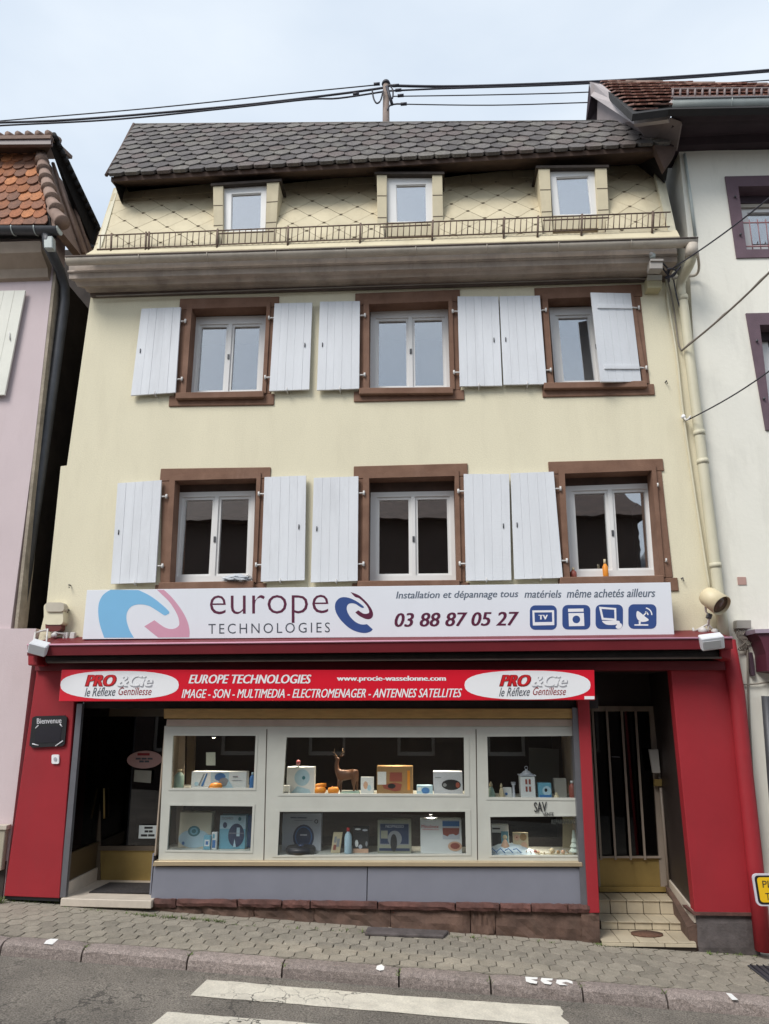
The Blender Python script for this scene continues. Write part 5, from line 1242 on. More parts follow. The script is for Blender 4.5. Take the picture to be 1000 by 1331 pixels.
jb = thing('cable_bundle', 'tangle of cream cable ends and clips left of the white banner', 'cables', at(80, 828, -.1))
tube('cable', [at(60, 816, -.05), at(72, 822, -.12), at(84, 824, -.08), at(84, 831, -.08)], .014, 'pin', jb, 6)
tube('cable', [at(52, 820, -.05), at(64, 820, -.1), at(78, 825, -.06)], .011, 'pin', jb, 6)
lathe('connector', at(70, 829, -.12), [(.02, 0), (.035, .01), (.035, .04), (.015, .06)], 'pin', jb, 12)
for u in (86, 95): bx('clip_box', at(u, 827, -.05), .06, .06, .09, 'pin', jb)
# right spotlight
sp = thing('spotlight_cylinder', 'cream cylindrical spotlight beside the downpipe, right of the banner', 'lamp', at(925, 826, -.1))
c0 = at(922, 776, -.22); axd = Vector((.35, -.62, -.55)).normalized()
lathe('shell', c0-axd*.06, [(.055, 0), (.10, .01), (.115, .05), (.125, .26), (.118, .26), (.11, .2)], plain('spot_cream', (.68, .58, .38)), sp, 24, axis=axd)
lathe('lens', c0+axd*.165, [(.01, 0), (.105, .0), (.105, .008), (.01, .01)], plain('spot_lens', (.12, .07, .05), .2), sp, 24, axis=axd)
tube('arm', [at(917, 783, -.2), at(918, 795, -.15), at(923, 801, -.14), at(921, 812, -.12)], .012, 'pin', sp, 6)
bx('knuckle', at(922, 801, -.14), .05, .06, .06, 'zinc_dark', sp, (0, .4, 0))
tube('strut', [at(921, 811, -.12), at(904, 820, -.06)], .011, 'pin', sp, 6); tube('strut', [at(921, 811, -.12), at(930, 822, -.06)], .010, 'pin', sp, 6)
tube('strut', [at(921, 806, -.12), at(921, 826, -.08)], .012, 'pin', sp, 6); tube('foot', [at(901, 816, -.05), at(903, 824, -.05)], .014, 'pin', sp, 6)
lathe('junction', at(914, 824, -.1), [(.02, 0), (.045, .01), (.05, .05), (.02, .08)], 'pin', sp, 12)
lathe('junction', at(930, 825, -.1), [(.02, 0), (.035, .01), (.04, .05), (.02, .07)], 'pin', sp, 12)
f2 = thing('floodlight', 'white flat floodlight hanging over the right end of the red canopy', 'lamp', at(926, 845, -.5))
bx('housing', at(925, 834, -.53), .24, .12, .15, 'lamp_white', f2, (.5, -.12, -.1), .01)
bx('glass_face', at(926, 838, -.60), .19, .01, .09, 'lampglass', f2, (.5, -.12, -.1), .002)
tube('bracket', [at(915, 828, -.25), at(915, 832, -.5)], .012, 'pin', f2, 6)
# boxes below the gutter on the right
jb1 = thing('junction_box', 'small grey junction box on the dark cornice near the downpipe', 'box', at(853, 350, -.42))
qbox('box_body', R4(845, 338, 862, 349), -.45, .12, plain('box_grey', (.34, .31, .28)), jb1, .006); qbox('lid', R4(846, 336, 863, 339), -.47, .14, 'box_grey', jb1, .003)
lathe('cable_gland', at(849, 336, -.42), [(.035, 0), (.04, .05), (.03, .07)], 'zinc', jb1, 10)
lathe('insulator', at(847, 332, -.44), [(.02, 0), (.03, .02), (.015, .05)], 'pin', jb1, 10)
jb2 = thing('junction_box', 'cream and yellowed junction box just above the upper right window', 'box', at(851, 375, -.1))
qbox('box_body', R4(842, 358, 861, 374), -.16, .16, plain('box_cream', (.50, .45, .28)), jb2, .006); qbox('lid', R4(842, 357, 861, 364), -.175, .03, plain('box_lid', (.42, .39, .32)), jb2, .004)
wr = thing('facade_wiring', 'black and grey cable tangle at the top of the cream downpipe', 'cables', at(875, 360, -.1))
def C(pts, r=.010, m='cable_grey', par=wr, nm='cable'):
    P = [Vector(p) for p in pts]; o = []
    for i in range(len(P)-1):
        p0, p1, p2, p3 = P[max(i-1, 0)], P[i], P[i+1], P[min(i+2, len(P)-1)]
        for j in range(5):
            t = j/5; o.append(.5*((2*p1)+(-p0+p2)*t+(2*p0-5*p1+4*p2-p3)*t*t+(-p0+3*p1-3*p2+p3)*t**3))
    o.append(P[-1]); return tube(nm, o, r, m, par, 6)
C([at(862, 342, -.44), at(870, 352, -.35), at(866, 362, -.3), at(876, 356, -.35), at(885, 346, -.4)], .012, 'cable')
C([at(860, 346, -.40), at(872, 360, -.3), at(880, 352, -.35), at(868, 350, -.4), at(870, 366, -.2)], .012, 'cable')
C([at(868, 362, -.1), at(876, 400, -.04), at(882, 445, -.04), at(887, 456, -.06)], .011)
C([at(866, 362, -.05), at(870, 400, -.03), at(880, 460, -.03), at(889, 540, -.03), at(905, 650, -.03), at(924, 772, -.05)], .016, 'pipe')
C([at(905, 318, -.45), at(909, 345, -.2), at(905, 357, -.08), at(890, 359, -.08), at(874, 362, -.08)], .018, 'gutter')
C([at(876, 364, -.12), at(880, 385, -.14), at(884, 400, -.1)], .010, 'cable')
C([at(842, 368, -.1), at(830, 362, -.1), at(700, 365.5, -.1), at(500, 371.5, -.1), at(300, 378.5, -.1), at(125, 385, -.1)], .009, 'cable_grey')
C([at(890, 543, -.06), at(893, 546, -.14), at(898, 541, -.1)], .012, 'pin'); 
lathe('insulator', at(889, 544, -.06), [(.02, 0), (.03, .02), (.02, .05)], 'white', wr, 10)
for i, (a, b, r_, lab) in enumerate((((868, 353, -.3), (1062, 205, -2.2), .009, 'topmost thin service cable slanting from the cornice across the right house'), ((886, 456, -.1), (1060, 292, -2.2), .013, 'thicker twisted service cable leaving the downpipe at upper window height'), ((896, 545, -.12), (1060, 437, -2.2), .008, 'lowest thin service cable leaving the downpipe below the upper windows'))):
    A, B = at(*a), at(*b); pts = [A.lerp(B, t)+Vector((0, 0, -.06*math.sin(math.pi*t))) for t in [k/14 for k in range(15)]]
    tag(tube('service_cable', pts, r_, 'cable' if i != 1 else 'cable_grey', None, 6), lab, 'cable', 'service cables to the right house')
    if i == 1:
        o2 = tube('strand', [p+Vector((0, .01*math.cos(k*1.6), .012*math.sin(k*1.6)+.004)) for k, p in enumerate(pts)], .008, 'cable_grey', bpy.data.objects[-1] if False else None, 6)
        tag(o2, 'second strand twisted round the thicker service cable', 'cable')
# bottles on lower right sill, scrap on lower left sill
for u, v0, v1, c_, r_, lab in ((788, 727, 750, 'g_orange', .035, 'orange bottle with pale cap standing on the lower right window sill'), (746, 738, 751, 'g_redbrown', .04, 'short brown pot at the left end of the lower right window sill')):
    p = at(u, v1, .06); h = at(u, v0, .06).z-p.z; t = thing('bottle' if v0 < 730 else 'pot', lab, 'bottle' if v0 < 730 else 'pot', p)
    lathe('body', p, [(r_*.9, 0), (r_, .01), (r_, h*.55), (r_*.4, h*.75)], c_, t, 12); lathe('cap', p+Vector((0, 0, h*.74)), [(r_*.45, 0), (r_*.4, h*.26)], 'g_beige', t, 10)
p = at(308, 757, -.02); pb = thing('plastic_bag', 'crumpled clear-white plastic bag lying on the lower left window sill', 'bag', p)
bm = bmesh.new(); bmesh.ops.create_icosphere(bm, subdivisions=3, radius=1)
for v in bm.verts: v.co = Vector((v.co.x*.17, v.co.y*.06, max(v.co.z, -.3)*.055)) * (1+rnd.uniform(-.28, .28)); v.co += p+Vector((0, -.04, .035))
frombm('film', bm, plain('bag_film', (.5, .52, .55), .3), pb)
tube('tie', [p+Vector((.1, -.05, .05)), p+Vector((.16, -.06, .09)), p+Vector((.2, -.05, .03))], .008, 'pin', pb, 5)

# ------------------------------------------------------------------ pole and overhead cables
pl = thing('utility_pole', 'short wooden utility pole rising behind the slate roof ridge', 'pole', at(502, 200, 2.6))
tube('post', [at(502, 210, 2.6), at(502, 108, 2.6)], [.075, .06], 'pole', pl, 10)
lathe('cap', at(502, 110, 2.6), [(.08, 0), (.09, .02), (.07, .07), (.02, .09)], 'cable', pl, 10)
tube('strut', [at(503, 112, 2.5), at(510, 136, 2.5)], .03, 'cable', pl, 6)
for pts in ([(484, 117), (486, 128), (490, 134), (495, 130), (498, 118)], [(505, 122), (510, 128), (511, 118), (508, 112)], [(504, 143), (507, 137), (515, 135), (522, 135)]): C([at(u, v, 2.5) for u, v in pts], .016, 'cable', pl, 'loop_wire')
for u, v in ((490, 109), (515, 111), (521, 124), (525, 135), (518, 117), (463, 122)): 
    p = at(u, v, 2.5); tube('insulator', [p+Vector((-.06, 0, -.002)), p+Vector((.06, 0, .002))], .03, 'cable', pl, 8)
def span(pts, r, lab, tw=False, Y=2.5):
    P = [at(u, v, Y) for u, v in pts]; o = C(P, r, 'cable', None, 'overhead_cable'); tag(o, lab, 'cable', 'overhead cables on the roof pole')
span([(491, 110), (380, 121), (200, 140), (0, 157), (-160, 172)], .012, 'thin uppermost overhead cable running left from the roof pole')
span([(498, 114), (440, 122), (300, 138), (100, 155), (-20, 160), (-160, 168)], .022, 'thick overhead cable running left from the roof pole')
span([(498, 119), (440, 127.5), (400, 129), (300, 140), (150, 155), (0, 163), (-160, 172)], .017, 'lower twisted overhead cable running left just under the thick one')
span([(505, 111), (600, 112), (770, 106), (900, 98.5), (1000, 91), (1160, 76)], .026, 'thick overhead cable running right from the roof pole')
span([(505, 118), (560, 115.5), (620, 113.5), (700, 111), (790, 107), (900, 100.5), (1000, 93)], .017, 'overhead cable joining the thick right-hand one from below')
span([(510, 125), (640, 123), (765, 119.5), (860, 113), (1000, 104), (1160, 92)], .011, 'thin overhead cable running right below the thick one')
span([(514, 135), (640, 136.5), (763, 133), (840, 131)], .011, 'lowest thin overhead cable running right into the neighbouring gable')

# ------------------------------------------------------------------ right neighbour
RH = thing('white_house', 'white rendered neighbouring house on the right with purple stone window frames', 'house', (at(1000, 1200, 0).x+1.5, 3, 0))
YR = -.015
wo = [(883, 196), (1330, 190), (1330, 1290), (991, 1290), (984, 1170), (955, 905), (947, 832), (905, 500), (894, 300)]
RW = [([(943, 229), (1085, 226), (1090, 332), (958, 335)], [(960, 242), (1070, 240), (1077, 322), (971, 324)]), ([(970, 407), (1120, 404), (1130, 556), (996, 559)], [(988, 422), (1108, 420), (1118, 545), (1003, 547)])]
holed('facade_wall', [[at(u, v, YR) for u, v in wo]] + [Qw(mid(op, o), YR) for o, op in RW], .3, 'white_render', RH)
for k, (o, op) in enumerate(RW):
    oq = Qw(o, YR-.02); iq = Qw(op, YR-.02)
    ws = holed('window_surround', [oq, iq], .22, 'purple_stone', RH)
    fq = Qw([(p[0]-2, p[1]+(8 if i < 2 else 0)) for i, p in enumerate(op)], .22)
    w_ = holed('window', [sub(fq, -.05, 0, 1.05, 1), sub(fq, .09, .36, .44, .93), sub(fq, .56, .36, .91, .93)] if k == 0 else [sub(fq, -.05, 0, 1.05, 1), sub(fq, .09, .08, .44, .93), sub(fq, .56, .08, .91, .93)], .06, 'pvc', RH)
    for s0, s1 in ((.08, .45), (.55, .92)): sbox('pane', fq, s0, .3 if k == 0 else .07, s1, .95, .04, .006, 'glass', w_)
    if k == 0:
        sbox('roller_box', fq, -.05, .0, 1.05, .3, -.04, .03, plain('roller_beige', (.40, .36, .30)), w_)
        for t in (.55, .92): tube('guard_rail', [bil(iq, 0, t)+Vector((0, .05, 0)), bil(iq, 1, t)+Vector((0, .05, 0))], .010, plain('guard_pink', (.35, .17, .18)), RH, 6)
        for i in range(1, 10): tube('guard_bar', [bil(iq, i/10, .5)+Vector((0, .05, 0)), bil(iq, i/10, .97)+Vector((0, .05, 0))], .007, 'guard_pink', RH, 5)
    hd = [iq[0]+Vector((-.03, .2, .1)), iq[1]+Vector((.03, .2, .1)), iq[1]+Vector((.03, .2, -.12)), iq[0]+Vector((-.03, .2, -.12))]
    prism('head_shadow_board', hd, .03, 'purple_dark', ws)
    for t in (.18, .78): p = bil(iq, -.06, t)+Vector((0, -.01, 0)); tube('hinge_pin', [p, p+Vector((0, -.02, 0))], .016, 'zinc_dark', ws, 6)
prism('room_backdrop', Qw([(930, 180), (1300, 180), (1300, 600), (930, 600)], 1.4), .03, 'void', RH)
xs_r = at(893, 300, 0).x
ztopR = at(884, 197, YR).z
bm = bmesh.new(); sA = at(884, 197, .0).x+.004; sB = at(905, 500, 0).x+.01
bm2 = bmesh.new()
add_hull(bm2, [(sB-.0, .29, 3.5), (sA+.0, .29, ztopR+.3), (sA+.2, .29, ztopR+.3), (sB+.2, .29, 3.5)], [(sB-.0, 7, 3.5), (sA+.0, 7, ztopR+.3), (sA+.2, 7, ztopR+.3), (sB+.2, 7, 3.5)])
bm.free(); frombm('side_wall', bm2, 'white_render', RH)
box('rear_wall', sA, sA+5, 7, 7.2, -1, ztopR+2, 'white_render', RH)
# roof: dark boxed cornice, gutter, tiles, verge
zc = ztopR
def Lz(a, b, Y, x): return line_at(a, b, Y, x)
gA2, gB2 = at(872, 136, -.62), at(1330, 128, -.62)
def corn(x): 
    zt_g = gA2.z+(gB2.z-gA2.z)*(x-gA2.x)/(gB2.x-gA2.x)
    zb_ = zc
    return [(x, YR, zb_), (x, YR-.10, zb_+.02), (x, YR-.14, zb_+.12), (x, YR-.36, zb_+(zt_g-zb_)*.45), (x, YR-.40, zb_+(zt_g-zb_)*.55), (x, YR-.56, zt_g-.04), (x, YR-.56, zt_g+.02), (x, .3, zt_g+.02), (x, .3, zb_)]
bm = bmesh.new(); xa2, xb2 = at(873, 190, -.2).x-.03, at(1330, 190, -.2).x
A_ = corn(xa2); B_ = corn(xb2)
va = [bm.verts.new(p) for p in A_]; vb = [bm.verts.new(p) for p in B_]
for i in range(len(va)): bm.faces.new((va[i], vb[i], vb[(i+1) % len(va)], va[(i+1) % len(va)]))
bm.faces.new(va[::-1]); bm.faces.new(vb)
frombm('cornice', bm, 'purple_dark', RH)
bm = bmesh.new(); rings = []; R2 = .098
for k in range(9):
    c = gA2.lerp(gB2, k/8); ring = [bm.verts.new(c + Vector((0, -math.cos(a)*R2, -math.sin(a)*R2))) for a in [math.pi*i/8 for i in range(9)]]; rings.append(ring)
for i in range(8):
    for k in range(8): bm.faces.new((rings[i][k], rings[i+1][k], rings[i+1][k+1], rings[i][k+1]))
bm.faces.new(rings[0])
g2 = frombm('gutter', bm, 'zinc', RH, smooth=True)
tube('gutter_rim', [gA2+Vector((0, -R2, .004)), gB2+Vector((0, -R2, .004))], .014, 'zinc_dark', g2, 6)
for f in (.17, .42, .72): c = gA2.lerp(gB2, f); tube('gutter_seam', [c + Vector((0, -math.cos(a)*(R2+.004), -math.sin(a)*(R2+.004))) for a in [math.pi*i/8 for i in range(9)]], .007, 'zinc', g2, 5)
# tiled slope: eave along the gutter, ridge near y=108
te0, te1 = at(826, 147, -.35), at(1330, 128, -.62)
te0 = at(868, 136, -.55)
rd0, rd1 = at(778, 107, 2.0), at(1330, 118, 2.0)
Tf = plane_frame(te0, te1, rd0)
def on2(u, v):
    d = _R*(u-CU) + _U*(CV-v) + _F*FPX; nrm = Tf.to_3x3() @ Vector((0, 0, 1)); t = (te0-CAM).dot(nrm)/d.dot(nrm); return CAM+d*t
print('right roof slope', loc2(Tf, rd0), [tuple(round(c, 2) for c in on2(u, v)) for u, v in ((778, 107), (827, 145), (870, 137))])
regR = [loc2(Tf, on2(u, v)) for u, v in ((780, 108), (827, 143), (866, 138), (1200, 131), (1200, 116.5), (1000, 112))]
bmr = bmesh.new(); P_ = [on2(u, v) for u, v in ((778, 107), (823, 146), (870, 140), (1330, 131), (1330, 120), (1000, 111.5))]
nn = Tf.to_3x3() @ Vector((0, 0, 1))
add_hull(bmr, [p-nn*.015 for p in P_], [p-nn*.1 for p in P_]); rroof = frombm('tile_roof', bmr, 'slate_base', RH)
ttw = .16; yy = [p[1] for p in regR]; trow = (max(yy)-min(yy))/9
tshape = [(-ttw/2+.004, trow*.6), (-ttw/2+.004, -trow*.35), (-ttw*.25, -trow*.5), (ttw*.25, -trow*.5), (ttw/2-.004, -trow*.35), (ttw/2-.004, trow*.6)]
cs = [((i+.5*(j % 2))*ttw, min(yy)+j*trow) for j in range(0, 11) for i in range(-40, 40)]
# region is concave-free enough: split into the two convex pieces
tiles('roof_tile', 'tile_red', rroof, Tf, [regR[0], regR[1], regR[2], regR[5]], tshape, cs, .018, tilt=-.12, lift=.012, jit=.004, limit=220)
tiles('roof_tile', 'tile_red', rroof, Tf, [regR[5], regR[2], regR[3], regR[4]], tshape, cs, .018, tilt=-.12, lift=.012, jit=.004, limit=80)
for k in range(12):
    a = on2(790+k*34, 107.4+k*.75); b = on2(790+(k+1)*34+3, 107.4+(k+1)*.75); tube('ridge_tile', [a, b], [.045, .055], 'hip_tile', rroof, 8)
# snow guard lattice
sgr = empty('snow_guard', at(940, 122, -.5), RH); W[sgr.name] = tuple(at(940, 122, -.5))
for dv_ in (0, 10.5): tube('rail', [at(873, 115.5+dv_, -.48), at(1200, 113+dv_, -.48)], .016, 'gable', sgr, 5)
for k in range(33): u = 875+k*9.6; tube('rail_bar', [at(u, 126-(u-873)*.008, -.48), at(u, 115.5-(u-873)*.008, -.48)], .015, 'gable', sgr, 5)
# verge board and gable sheet
prism('verge_board', [at(766, 106, .55), at(779, 108, .5), at(827, 144, -.25), at(826, 160.5, -.25), at(822, 160, -.22)], .05, 'verge', RH) if False else None
def poly(name, pts, d, m, par):
    bm = bmesh.new(); add_hull(bm, [Vector(p) for p in pts], [Vector(p)+Vector(d) for p in pts]); return frombm(name, bm, m, par)
gxv = (.06, .03, 0)
poly('verge_board', [at(767, 106, 1.55), at(780, 108.5, 1.55), at(827, 143, -.36), at(824, 161, -.36), at(768, 124, 1.6)], gxv, 'verge', RH)
poly('verge_board', [at(827, 143, -.36), at(869, 134, -.62), at(874, 129, -.66), at(869.5, 155, -.62), at(824, 161, -.36)], (.03, .06, 0), 'verge', RH)
poly('gable_sheet', [at(777, 128, 1.66), at(826, 156, -.22), at(848, 189, -.02), at(862, 196, .0), at(776, 166, 1.7)], (.06, .03, 0), 'gable', RH)
poly('gable_sheet', [at(824, 158, -.26), at(870, 152, -.5), at(886, 158, -.46), at(879.5, 193, -.08), at(847, 189, -.03)], (.03, .05, 0), 'gable', RH)
poly('verge_soffit', [at(766, 107, 1.6), at(769, 122, 1.62), at(781, 134, 1.75), at(779, 166, 1.9), at(761, 166, 1.9)], (.02, .1, 0), 'purple_dark', RH)
poly('gable_foot', [at(850, 188, -.3), at(880, 191, -.3), at(877, 201, -.3), at(864, 220, -.28)], (.0, .1, 0), 'eave', RH)
# conduit, box, bits
tube('conduit', [at(890, 200, -.05), at(897, 250, -.05), at(904, 306, -.05)], .022, 'zinc', RH, 8)
br_ = tag(qbox('vent_tile', [(959, 750), (970, 750), (971, 760), (960, 760)], YR-.01, .02, plain('vent_pink', (.45, .28, .24))), 'small square pink vent tile on the white wall by the downpipe', 'vent')
tb = thing('telephone_box', 'small grey cable box with hanging loops on the white wall', 'box', at(967, 818, -.1))
qbox('box_body', R4(958, 806, 977, 817), -.12, .1, plain('tbox', (.30, .28, .25)), tb, .005)
for k in range(5): C([at(960+k*3, 817, -.08), at(958+k*2, 826, -.1), at(964+k*2, 832, -.1), at(972-k*3, 840+k, -.08), at(962+k*3, 846, -.05)], .007, 'cable_grey', tb, 'loop_wire')
C([at(972, 840, -.05), at(973, 900, -.04), at(978, 1000, -.04), at(986, 1130, -.04)], .012, 'cable_grey', tb, 'cable')
C([at(965, 890, -.04), at(985, 889, -.05), at(1000, 887, -.05), at(1060, 885, -.05)], .009, 'cable_grey', tb, 'cable')
C([at(972, 836, -.04), at(990, 834, -.05), at(1010, 832, -.05)], .009, 'cable_grey', tb, 'cable')
tag(qbox('iron_bracket', [(974, 848), (979, 848), (983, 878), (978, 879)], -.08, .07, plain('purple_iron', (.06, .035, .05)), bev=.006), 'dark purple iron bracket bar on the white wall below the cable box', 'bracket')
aw2 = thing('wine_red_canopy', 'wine-red canopy end jutting into view at the right edge', 'canopy', at(1000, 870, -.2))
shape('end_profile', [(983, 822), (1060, 820), (1060, 880), (998, 872), (996, 850), (990, 832)], -.3, .28, plain('wine', (.09, .015, .03)), aw2)
shape('cap_strip', [(981, 818), (1060, 816), (1060, 821), (983, 823)], -.33, .3, plain('lilac', (.35, .28, .34)), aw2)
tube('grey_downpipe', [at(996, 905, -.1), at(1004, 1010, -.1), at(1014, 1130, -.1)], .05, 'zinc_dark', RH, 10)
# yellow traffic plate at the right edge
YS = -.9
ty = thing('yellow_sign', 'yellow plate with black border and lettering cut off by the right edge', 'sign', at(1030, 1177, YS))
def rq_(x0, y0, x1, y1, r, lean=-.12): return [(x+(y-1137)*.16, y) for x, y in rrpx(x0, y0, x1, y1, r)]
shape('plate', rq_(978, 1136, 1075, 1178, 6), YS, .02, plain('plate_white', (.62, .60, .66)), ty)
shape('border', rq_(980.5, 1138.2, 1072, 1175.8, 5), YS-.003, .003, 'black', ty)
shape('face', rq_(983.5, 1140.6, 1069, 1173.2, 4), YS-.006, .003, 'yellow', ty)
tx('PL', [(991, 1145), (1003, 1145), (1004, 1154), (992, 1154)], 'black_print', ty, YS-.007, bold=.0)
tx('T', [(995, 1161), (1001, 1161), (1002, 1170), (996, 1170)], 'black_print', ty, YS-.007, bold=.0)
tube('post', [at(1035, 1130, YS+.06), Vector((at(1035, 1240, YS).x, YS+.06, gz(at(1035, 1240, YS).x, YS)))], .03, 'zinc', ty, 10)

# ------------------------------------------------------------------ left neighbour (pink)
PH = thing('pink_house', 'pale pink rendered house on the left with orange tiled mansard roof', 'house', (at(0, 1200, 0).x-1.5, 3, 0))
YQ = .0
holed('facade_wall', [[at(u, v, YQ) for u, v in ((-330, 300), (72, 300), (70, 345), (42, 600), (12, 830), (-330, 830))]], .3, 'pink', PH)
qbox('lower_wall', [(-330, 817), (47, 817), (44, 850), (3, 1240)][:4] and [(-330, 817), (47, 817), (2, 1190), (-330, 1190)], -.03, .5, 'pink', PH)
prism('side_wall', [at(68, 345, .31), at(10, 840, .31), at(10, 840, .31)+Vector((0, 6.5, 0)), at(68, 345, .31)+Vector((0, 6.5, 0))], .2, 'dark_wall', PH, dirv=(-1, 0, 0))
prism('corner_strip', [at(70, 348, .0)+Vector((.002, 0, 0)), at(16, 838, .0)+Vector((.002, 0, 0)), at(16, 838, .0)+Vector((.002, .22, 0)), at(70, 348, .0)+Vector((.002, .22, 0))], .04, 'rough_plaster', PH, dirv=(1, 0, 0))
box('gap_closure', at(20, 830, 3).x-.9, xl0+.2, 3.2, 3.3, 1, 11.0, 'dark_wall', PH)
tube('grey_pipe', [at(61, 304, -.42), at(62, 318, -.40), at(78, 352, .0), at(84, 372, .12), at(84, 392, .16), at(72, 480, .16), at(52, 620, .16), at(24, 815, .16)], .07, 'zinc_dark', PH, 10)
qbox('pipe_elbow', [(56, 306), (68, 306), (68, 322), (57, 322)], -.46, .1, 'zinc', PH, .01)
# cornice and gutter
pc = [(-330, 305), (75, 309)]
def pink_corn(x, dz=0):
    z = at(40, 309, -.4).z
    return [(x, YQ, z-.42), (x, -.06, z-.40), (x, -.10, z-.28), (x, -.3, z-.16), (x, -.36, z-.02), (x, .3, z), (x, .3, z-.42)]
bm = bmesh.new(); A_ = [bm.verts.new(p) for p in pink_corn(at(-330, 300, 0).x)]; B_ = [bm.verts.new(p) for p in pink_corn(at(70, 330, 0).x)]
for i in range(7): bm.faces.new((A_[i], B_[i], B_[(i+1) % 7], A_[(i+1) % 7]))
bm.faces.new(A_[::-1]); bm.faces.new(B_); frombm('cornice', bm, 'pinkwood', PH)
gA3, gB3 = at(-330, 296, -.45), at(77, 298, -.45)
bm = bmesh.new(); rings = []
for k in range(3):
    c = gA3.lerp(gB3, k/2); rings.append([bm.verts.new(c + Vector((0, -math.cos(a)*.08, -math.sin(a)*.08))) for a in [math.pi*i/8 for i in range(9)]])
for i in range(2):
    for k in range(8): bm.faces.new((rings[i][k], rings[i+1][k], rings[i+1][k+1], rings[i][k+1]))
g3 = frombm('gutter', bm, 'zinc_dark', PH, smooth=True)
c = gB3; prism('gutter_end', [c + Vector((0, -math.cos(a)*.08, -math.sin(a)*.08)) for a in [math.pi*i/8 for i in range(9)]], .012, 'zinc', g3, dirv=(1, 0, 0))
for f in (.86, .93): c = gA3.lerp(gB3, f); tube('gutter_seam', [c + Vector((0, -math.cos(a)*.085, -math.sin(a)*.085)) for a in [math.pi*i/8 for i in range(9)]], .008, 'zinc', g3, 5)
# side gutter stub and grey flashing in the gap
prism('side_gutter', [at(82, 309, .25), at(99, 309, .25), at(95, 318, .25), at(86, 317, .25)], 2.5, 'zinc', PH)
# front mansard slope with clay tiles
a0, a1 = at(-330, 294, -.38), at(70, 292, -.38); b1 = at(55, 200, .12)
Lf = plane_frame(a0, a1, a0 + (b1-a1))
def on3(u, v):
    d = _R*(u-CU) + _U*(CV-v) + _F*FPX; nrm = Lf.to_3x3() @ Vector((0, 0, 1)); t = (a0-CAM).dot(nrm)/d.dot(nrm); return CAM+d*t
P_ = [on3(-330, 296), on3(66, 294), on3(52, 198), on3(-330, 196)]
nn = Lf.to_3x3() @ Vector((0, 0, 1)); bm = bmesh.new(); add_hull(bm, [p-nn*.01 for p in P_], [p-nn*.2 for p in P_]); lroof = frombm('tile_roof', bm, 'slate_base', PH)
regL = [loc2(Lf, on3(u, v)) for u, v in ((-140, 296), (64, 294), (50, 200), (-140, 200))]
tw_ = .172; tr_ = (regL[2][1]-regL[1][1])/9.0
ts = [(-tw_/2+.003, tr_*.8), (-tw_/2+.003, -tr_*.18), (-tw_*.36, -tr_*.42), (-tw_*.15, -tr_*.58), (tw_*.15, -tr_*.58), (tw_*.36, -tr_*.42), (tw_/2-.003, -tr_*.18), (tw_/2-.003, tr_*.8)]
x1_ = max(p[0] for p in regL)
cs = [(x1_-.12-(i+.5*(j % 2))*tw_, regL[1][1]+.06+j*tr_) for j in range(0, 10) for i in range(0, 14)]
tiles('clay_tile', 'tile_orange', lroof, Lf, regL, ts, cs, .016, tilt=-.10, lift=.018, jit=.004)
# hip tiles (overlapping half-round caps) and the side slope
hA, hB = on3(72, 293), on3(55, 203)
for k in range(7):
    t0, t1 = k/7, (k+1.18)/7
    p0 = hA.lerp(hB, t0**.9)+Vector((.0, -.05, .0)); p1 = hA.lerp(hB, min(t1**.9, 1.03))+Vector((.0, -.02, .0))
    off = Vector((.13*(1-t0)**3, 0, 0))
    o = tube('hip_tile', [p0+off, p0.lerp(p1, .1)+off*.9, p1], [.105, .10, .072], 'hip_tile', lroof, 14)
sd0 = [hA+Vector((.06, .02, -.05)), hB+Vector((.03, .02, 0)), Vector((hB.x+.22, 5, hB.z)), Vector((hA.x+.25, 5, hA.z-.05))]
poly('side_slope', sd0, (-.1, 0, -.02), 'hip_tile', PH)
for k in range(9):
    f = (k+.5)/9; yb = .25+k*.42
    a = Vector((hA.x+.10, yb, hA.z)); b = Vector((hB.x+.09, yb, hB.z))
    tube('side_tile_course', [a, b], .028, 'hip_tile', lroof, 6)
# upper roof: overhanging slab with scalloped tile edge
u0, u1 = at(-330, 186, -.15), at(66, 176, -.15)
us = [at(-330, 178, -.16), at(30, 174, -.16), at(62, 169, -.1), at(72, 176, -.1), at(70, 192, -.1), at(50, 190, -.12), at(-330, 190, -.16)]
poly('eave_fascia', [at(-330, 182, -.2), at(66, 178, -.2), at(66, 187, -.2), at(-330, 190, -.2)], (0, .06, 0), plain('eave_grey', (.16, .12, .12)), PH)
poly('eave_soffit', [at(-330, 190, -.19), at(68, 187, -.19), at(60, 202, .15), at(-330, 205, .15)], (0, .02, .12), 'eave', PH)
poly('upper_roof', [at(-330, 180, -.22), at(66, 175, -.22), at(66, 175, -.22)+Vector((-.1, .8, .35)), at(-330, 180, -.22)+Vector((-.1, .8, .35))], (0, 0, -.06), 'hip_tile', PH)
for k in range(30):
    u = 62-k*13.0; v = 173+(62-u)*.03
    if u < -300: break
    p = at(u, v, -.2); tube('eave_tile', [p, p+Vector((0, .3, .15))], .05, 'hip_tile', PH, 8)
# verge running back along the right side: dark underside with wavy edge
V0, V1 = at(66, 176, -.2), at(128, 292, 2.4)
V1 = at(128, 290, -.2)
